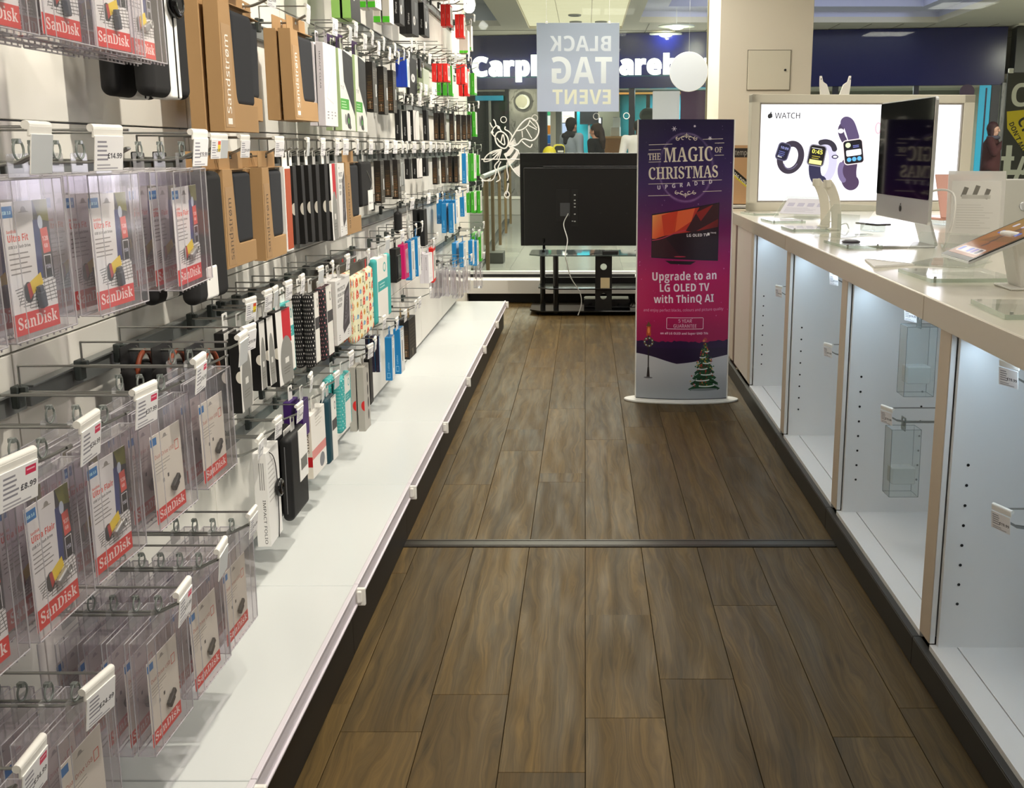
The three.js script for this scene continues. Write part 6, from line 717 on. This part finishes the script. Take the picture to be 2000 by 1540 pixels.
panel('cyan_upright', 'bright cyan upright sign at the end of the navy shop front', 'frame', 10.04, 10.26, 0.4, 2.45, -0.06, M(0x1fa9d0, 0.4, { emissive: 0x1b9cc2, emissiveIntensity: 0.25 }), 0.03, (g) => mesh('dark_slot', B(0.03, 1.9, 0.006, 0.02, 1.45, 0.018, 0.001), m.navy, g)); panel('purple_roundel', 'dark purple round sign in the window next to the cyan frame', 'sign', 9.78, 9.84, 0.3, 2.26, -0.06, M(0x3f2444, 0.5), 0.02, (g) => mesh('roundel', new THREE.CylinderGeometry(0.14, 0.14, 0.03, 24).rotateX(Math.PI / 2).translate(0, 2.33, 0.01), M(0x3f2444, 0.5), g)); panel('grey_display', 'grey panel in the window seen beside the light box frame', 'panel', 9.3, 9.95, 0, 2.3, 1.0, M(0x8b948c, 0.6));
{ const p = struct('pillar_2', atFront(11.2, -0.3)); p.rotation.y = SF.turn; mesh('pillar_body', B(1.4, 3.5, 0.5, 0.1, 1.75, -0.2, 0.006), M(0x20231f, 0.35), p); mesh('pillar_capital', B(1.6, 0.2, 0.7, 0.2, 3.62, -0.2, 0.01), m.cream, p); }
{ const g = thing('balloon', 'yellow balloon behind the edge of the black television', 'balloon', [-0.62, 1.16, -19.5]); mesh('balloon_body', new THREE.SphereGeometry(0.12, 18, 14).scale(1, 1.1, 1), M(0xe8d528, 0.3), g); mesh('knot', new THREE.ConeGeometry(0.015, 0.03, 8).translate(0, -0.14, 0), M(0xe8d528, 0.3), g); mesh('string', tube([[0, -0.15, 0], [0.03, -0.5, 0], [0, -1.16, 0]], 0.003, 5), m.white, g); }
{ const g = thing('bubble_sign', 'black and yellow speech bubble sign beside the balloon', 'sign', [-0.46, 0, -19.7]); mesh('bubble', ext(rrect(0.2, 0.2, 0.06, 0, 1.22), 0.02, 0.003), M(0xe9dc5a, 0.5), g); mesh('black_face', ext(rrect(0.17, 0.17, 0.05, 0.01, 1.21), 0.004).translate(0, 0, 0.024), m.black, g); mesh('white_print', B(0.1, 0.03, 0.003, 0.03, 1.2, 0.03, 0.0005), m.white, g); mesh('pole', cyl(0.012, 1.12, 0, 0.56, 0.01, 8), m.steel, g); mesh('foot', cyl(0.13, 0.02, 0, 0.01, 0.01, 20), m.steel, g); }
{ // sale board at the right edge
  const g = thing('sale_board', 'tall dark sale board with white capitals and a yellow tag', 'sign', [4.86, 0, -11.9], -0.12);
  const t = pm(tex(512, 900, (c, w, h) => { rect(c, 0, 0, w, h, '#3b3936'); txt(c, 'CLEAR', 20, 200, 190, '#efede4', { sx: 0.9 }); rect(c, 0, 640, w, 130, '#3b3936'); txt(c, 'BLACK', -140, 610, 250, '#efede4', { sx: 0.9 }); pol(c, [[10, 230], [512, 180], [512, 700], [260, 640], [20, 330]], '#efd51e'); txt(c, 'LAST', 150, 330, 84, '#1c1b1a', { rot: 1.0 }); txt(c, 'CHANCE', 70, 280, 92, '#1c1b1a', { rot: 1.05 }); txt(c, "DON'T MISS OUT", 26, 300, 40, '#1c1b1a', { rot: 1.1 }); txt(c, 'TAG', -20, 640, 200, '#efede4', { sx: 0.9 }); rect(c, 0, 680, w, 220, '#4a4743'); txt(c, 'EVENT', 0, 880, 190, '#efd51e'); }));
  mesh('board', new RoundedBoxGeometry(0.9, 1.55, 0.03, 1, 0.004).translate(0, 1.25, 0), [m.dark, m.dark, m.dark, m.dark, t, m.dark], g); mesh('posts', J(cyl(0.015, 0.5, -0.35, 0.25, 0, 10), cyl(0.015, 0.5, 0.35, 0.25, 0, 10)), m.steel, g); mesh('foot', B(0.9, 0.03, 0.35, 0, 0.015, 0, 0.006), m.steel, g); mesh('top_clip', B(0.05, 0.05, 0.04, -0.42, 2.04, 0, 0.006), m.white, g);
}
{ // balustrade by the escalator well
  const g = thing('balustrade', 'wooden post balustrade with grey handrail on the mall floor', 'balustrade', [-1.02, 0, -12.6]);
  const at = (d) => -0.05 * (d - 12.6) / 1.5;
  for (const d of [11.3, 12.5, 14.3, 16.3, 18.4]) { mesh('post', B(0.036, 0.94, 0.05, at(d) - 0.02, 0.5, -(d - 12.6), 0.004), M(0x6b5638, 0.6), g); }
  mesh('handrail', rod([at(10.6) - 0.02, 0.985, 2.0], [at(19.5) - 0.02, 0.985, -6.9], 0.024, 12), m.steel, g); mesh('kerb', J(B(0.3, 0.12, 0.3, -0.04, 0.06, 0.2, 0.004), B(0.1, 0.04, 8.2, -0.15, 0.02, -2.9, 0.003).rotateY(0.03)), M(0x3c3f3b, 0.5), g); mesh('glass_panel', B(0.008, 0.74, 7, -0.12, 0.5, -3.2, 0).rotateY(0.033), clearM(0xc4d4c8, 0.9, 0.02), g);
}
{ const g = thing('store_sill', 'white window ledge of the shop across the mall', 'ledge', [-1.4, 0, -21.6]); mesh('ledge', B(1.9, 0.3, 0.4, 0, 0.15, 0, 0.01), M(0xb9b9b4, 0.5), g); mesh('ledge_cap', B(1.95, 0.04, 0.45, 0, 0.32, 0, 0.006), m.white, g); }

// ---------- people ----------
const smin = (a, b, k) => { const h = Math.max(k - Math.abs(a - b), 0) / k; return Math.min(a, b) - h * h * k * 0.25; };
function capsule(px, py, pz, b) { const [ax, ay, az, ra, bx, by, bz, rb] = b, dx = bx - ax, dy = by - ay, dz = bz - az, l = dx * dx + dy * dy + dz * dz || 1e-9; let t = ((px - ax) * dx + (py - ay) * dy + (pz - az) * dz) / l; t = t < 0 ? 0 : t > 1 ? 1 : t; return Math.hypot(px - ax - t * dx, py - ay - t * dy, pz - az - t * dz) - ra - t * (rb - ra); }
function surface(bones, cell, k, lo, hi, cut) {
  const span = Math.max(hi[0] - lo[0], hi[1] - lo[1], hi[2] - lo[2]), n = Math.min(110, Math.max(14, Math.ceil(span / cell) + 4)), mc = new MarchingCubes(n, m.white, false, false, 200000), c = [0, 1, 2].map((i) => (lo[i] + hi[i]) / 2), s = span / 2 * n / (n - 4);
  for (let z = 0; z < n; z++) for (let y = 0; y < n; y++) for (let x = 0; x < n; x++) {
    const px = c[0] + s * (x - n / 2) / (n / 2), py = c[1] + s * (y - n / 2) / (n / 2), pz = c[2] + s * (z - n / 2) / (n / 2); let d = 9;
    if (px < lo[0] - 0.02 || px > hi[0] + 0.02 || pz < lo[2] - 0.02 || pz > hi[2] + 0.02) { mc.field[x + y * n + z * n * n] = -0.2; continue; }
    for (const b of bones) { const q = capsule(px, py, pz, b); d = k > 0 ? smin(d, q, k) : Math.min(d, q); }
    if (cut) d = Math.max(d, cut(px, py, pz));
    mc.field[x + y * n + z * n * n] = -d;
  }
  mc.isolation = 0; mc.update();
  const p = mc.positionArray.slice(0, mc.count * 3); for (let i = 0; i < p.length; i += 3) for (let a = 0; a < 3; a++) p[i + a] = c[a] + s * p[i + a];
  let g = new THREE.BufferGeometry(); g.setAttribute('position', new THREE.Float32BufferAttribute(p, 3)); g = mergeVertices(g, 1e-4); g.computeVertexNormals(); g.setAttribute('uv', new THREE.Float32BufferAttribute(new Float32Array(g.attributes.position.count * 2), 2)); return g;
}
const boundsOf = (bones, e = 0.03) => { const lo = [9, 9, 9], hi = [-9, -9, -9]; for (const b of bones) for (let i = 0; i < 3; i++) { lo[i] = Math.min(lo[i], b[i] - b[3] - e, b[4 + i] - b[7] - e); hi[i] = Math.max(hi[i], b[i] + b[3] + e, b[4 + i] + b[7] + e); } return [lo, hi]; };
const SH = (cell, k, bones, cut) => surface(bones, cell, k, ...boundsOf(bones), cut);
function person(label, pos, turn, o) {
  const g = thing('person', label, 'person', pos, turn, 'people in the mall'), s = o.h / 1.75, w = o.wide ?? 1, top = o.head ?? 0;
  const A = (side) => o.arms?.[side] ?? [[0.185 * w, 1.43, 0], [0.235 * w, 1.14, -0.03], [0.245 * w, 0.9, 0.06], [0, -1, 0.25]];
  const torso = [[0, 0.95, 0, 0.145 * w, 0, 1.12, 0.0, 0.13 * w], [0, 1.12, 0, 0.13 * w, 0, 1.34, -0.01, 0.135 * w], [-0.14 * w, 1.40, -0.01, 0.075, 0.14 * w, 1.40, -0.01, 0.075], [-0.07 * w, 0.95, 0, 0.12 * w, 0.07 * w, 0.95, 0, 0.12 * w], [0, 1.38, -0.01, 0.11, 0, 1.46, -0.005, 0.06]];
  const neck = [[0, 1.42, -0.01, 0.058, 0, 1.54, 0.01, 0.052]], head = [[0, 1.66, -0.005, 0.088, 0, 1.64, 0.01, 0.086], [0, 1.60, 0.03, 0.068, 0, 1.565, 0.045, 0.045], [0, 1.545, 0.055, 0.03, 0, 1.545, 0.06, 0.028], [0, 1.635, 0.095, 0.012, 0, 1.60, 0.112, 0.016], [-0.03, 1.648, 0.088, 0.012, 0.03, 1.648, 0.088, 0.012], [-0.02, 1.567, 0.085, 0.010, 0.02, 1.567, 0.085, 0.010], [-0.088, 1.635, -0.002, 0.012, -0.09, 1.60, 0.0, 0.014], [0.088, 1.635, -0.002, 0.012, 0.09, 1.60, 0.0, 0.014]];
  const legs = [], feet = [], arms = [], hands = [];
  for (const q of [-1, 1]) {
    legs.push([q * 0.09 * w, 0.92, 0, 0.092 * w, q * 0.1, 0.5, 0.01, 0.062], [q * 0.1, 0.5, 0.01, 0.062, q * 0.1, 0.09, -0.02, 0.04]); feet.push([q * 0.1, 0.055, -0.05, 0.035, q * 0.115, 0.035, 0.13, 0.028]);
    const [a, b, c, dir] = A(q < 0 ? 0 : 1), mir = (v) => [q * v[0], v[1], v[2]]; const Sx = mir(a), Ex = mir(b), Wx = mir(c); arms.push([...Sx, 0.056, ...Ex, 0.044], [...Ex, 0.044, ...Wx, 0.03]);
    const d = V(q * dir[0], dir[1], dir[2]).normalize(), lat = V(0, 0, 1).cross(d).lengthSq() > 0.05 ? d.clone().cross(V(q, 0, 0.01)).normalize() : V(0, 0, 1), pt = (t, u, v = 0) => { const r = V(...Wx).addScaledVector(d, t).addScaledVector(lat, u); r.x -= q * v; return [r.x, r.y, r.z]; };
    const hb = [[...Wx, 0.026, ...pt(0.05, 0.0), 0.02], [...pt(0.04, -0.02), 0.014, ...pt(0.09, -0.028), 0.011], [...pt(0.04, 0.02), 0.014, ...pt(0.09, 0.028), 0.011]];
    [-0.03, -0.01, 0.01, 0.03].forEach((u, i) => { const L = [0.055, 0.07, 0.075, 0.065][i]; hb.push([...pt(0.085, u), 0.0095, ...pt(0.085 + L * 0.5, u * 1.1, 0.006), 0.009], [...pt(0.085 + L * 0.5, u * 1.1, 0.006), 0.009, ...pt(0.085 + L, u * 1.1, 0.026), 0.0075]); }); hb.push([...pt(0.03, 0.025), 0.013, ...pt(0.065, 0.052, 0.012), 0.0105], [...pt(0.065, 0.052, 0.012), 0.0105, ...pt(0.095, 0.055, 0.026), 0.009]); hands.push(hb);
  }
  const body = J(SH(0.016, 0.03, [...torso, ...neck, ...arms, ...legs, ...feet]), SH(0.0055, 0.018, [...head, ...neck]), hands.map((h) => SH(0.0045, 0.008, h)));
  mesh('body', body, M(o.skin, 0.55), g);
  const infl = (bs, e) => bs.map((b) => [b[0], b[1], b[2], b[3] + e, b[4], b[5], b[6], b[7] + e]);
  const wr = arms.filter((_, i) => i % 2).map((b) => V(b[4], b[5], b[6]));
  mesh('jacket', SH(0.015, 0.03, infl([...torso, ...arms, ...(o.loose ? [[0, 0.86, 0, 0.15, 0, 1.2, 0, 0.14]] : [])], 0.017), (x, y, z) => Math.max(0.86 - y, y - 1.50, ...wr.map((p) => 0.05 - Math.hypot(x - p.x, y - p.y, z - p.z)))), M(o.jacket, 0.9), g);
  mesh('trousers', SH(0.015, 0.02, infl([...legs, torso[3]], 0.012), (x, y) => Math.max(0.07 - y, y - 0.99)), M(o.trousers, 0.9), g); mesh('shoes', SH(0.012, 0.01, infl(feet, 0.008), (x, y) => -y + 0.001), M(0x1c1a19, 0.6), g);
  mesh('hair', SH(0.007, 0.015, o.hair(), (x, y, z) => Math.min(z - 0.072, 1) < -1 ? 9 : Math.max(-1, (y < 1.69 && z > 0.035 + Math.max(0, y - 1.64) * 1.2 && Math.abs(x) < 0.08) ? 0.02 : -1)), M(o.hairColor, 0.7), g);
  mesh('eyes', J([-1, 1].map((q) => new THREE.SphereGeometry(0.009, 8, 6).translate(q * 0.032, 1.632, 0.088))), m.dark, g); mesh('mouth', tube([[-0.02, 1.566, 0.094], [0, 1.563, 0.099], [0.02, 1.566, 0.094]], 0.003, 5), M(0x8a4a44, 0.6), g);
  o.extra?.(g); g.scale.setScalar(s); return g;
}
const cap = () => [[0, 1.67, -0.012, 0.1, 0, 1.66, -0.01, 0.1], [0, 1.63, -0.035, 0.085, 0, 1.57, -0.04, 0.06]];
person('man in a pale grey sweatshirt with a black hood, seen from behind', [-0.24, 0, -20], Math.PI - 0.75, { h: 1.77, skin: 0xc09078, jacket: 0x8f97a6, trousers: 0x262a38, hairColor: 0x1c1714, hair: cap, extra: (g) => mesh('hood', SH(0.012, 0.03, [[-0.11, 1.45, -0.07, 0.05, 0.11, 1.45, -0.07, 0.05], [0, 1.42, -0.13, 0.06, 0, 1.34, -0.155, 0.04], [-0.09, 1.5, -0.03, 0.03, 0, 1.48, -0.09, 0.05], [0.09, 1.5, -0.03, 0.03, 0, 1.48, -0.09, 0.05]]), M(0x23252a, 0.95), g) });
person('woman with dark curly ponytail and a black jacket facing the hooded man', [0.18, 0, -19.85], -Math.PI / 2 - 0.5, { h: 1.66, wide: 0.9, skin: 0xc58f78, jacket: 0x101012, trousers: 0x17181c, hairColor: 0x2a1a12, hair: () => [...cap(), [0, 1.7, -0.06, 0.08, 0, 1.66, -0.1, 0.06], [0, 1.62, -0.12, 0.06, 0.02, 1.46, -0.16, 0.055], [0.02, 1.46, -0.16, 0.055, 0.0, 1.33, -0.17, 0.03]] });
person('broad man in a white shirt seen from behind beside the banner', [0.92, 0, -19.4], Math.PI + 0.1, { h: 1.72, wide: 1.28, skin: 0x4a2f22, jacket: 0xe9e2e2, trousers: 0x22242c, hairColor: 0x120e0c, hair: () => [[0, 1.665, -0.01, 0.095, 0, 1.66, -0.01, 0.095]] });
person('woman in a maroon coat and grey scarf raising a hand, shoulder bag at her side', [7.28, 0, -20.2], Math.PI / 2 - 0.55, { h: 1.7, wide: 0.98, loose: true, skin: 0xc69a88, jacket: 0x3c161a, trousers: 0x0c0c10, hairColor: 0x35141a, hair: () => [...cap(), [-0.07, 1.62, 0.0, 0.035, -0.08, 1.47, 0.0, 0.03], [0.07, 1.62, 0.0, 0.035, 0.08, 1.47, 0.0, 0.03]], arms: [[[0.185, 1.43, 0], [0.24, 1.2, 0.1], [0.12, 1.42, 0.24], [-0.1, 0.9, 0.2]], [[0.185, 1.43, 0], [0.235, 1.14, -0.03], [0.2, 0.98, 0.16], [-0.2, -0.5, 0.6]]], extra: (g) => {
  mesh('scarf', new THREE.TorusGeometry(0.085, 0.04, 8, 20).rotateX(Math.PI / 2).scale(1, 0.9, 1).translate(0, 1.48, 0.015), M(0x4a4a58, 0.95), g); mesh('glasses', J([-1, 1].map((q) => new THREE.TorusGeometry(0.02, 0.002, 4, 14).translate(q * 0.033, 1.632, 0.1))), m.black, g);
  mesh('shoulder_bag', J(new RoundedBoxGeometry(0.14, 0.3, 0.32, 3, 0.05).translate(0.32, 0.86, 0.0)), M(0x3d3a34, 0.9), g); mesh('bag_strap', tube([[0.3, 1.0, 0.12], [0.2, 1.25, 0.08], [0.15, 1.5, 0.0], [0.2, 1.25, -0.12], [0.3, 1.0, -0.12]], 0.012, 6), m.dark, g); mesh('gloves', J(B(0.1, 0.06, 0.12, 0.26, 1.02, 0.16, 0.02)), M(0xb9b2aa, 0.9), g);
} });

scene.traverse((o) => { if (o.isMesh) { o.castShadow = true; o.receiveShadow = true; } if (o.isLight && o.shadow) o.castShadow = true; });
renderer.render(scene, camera);
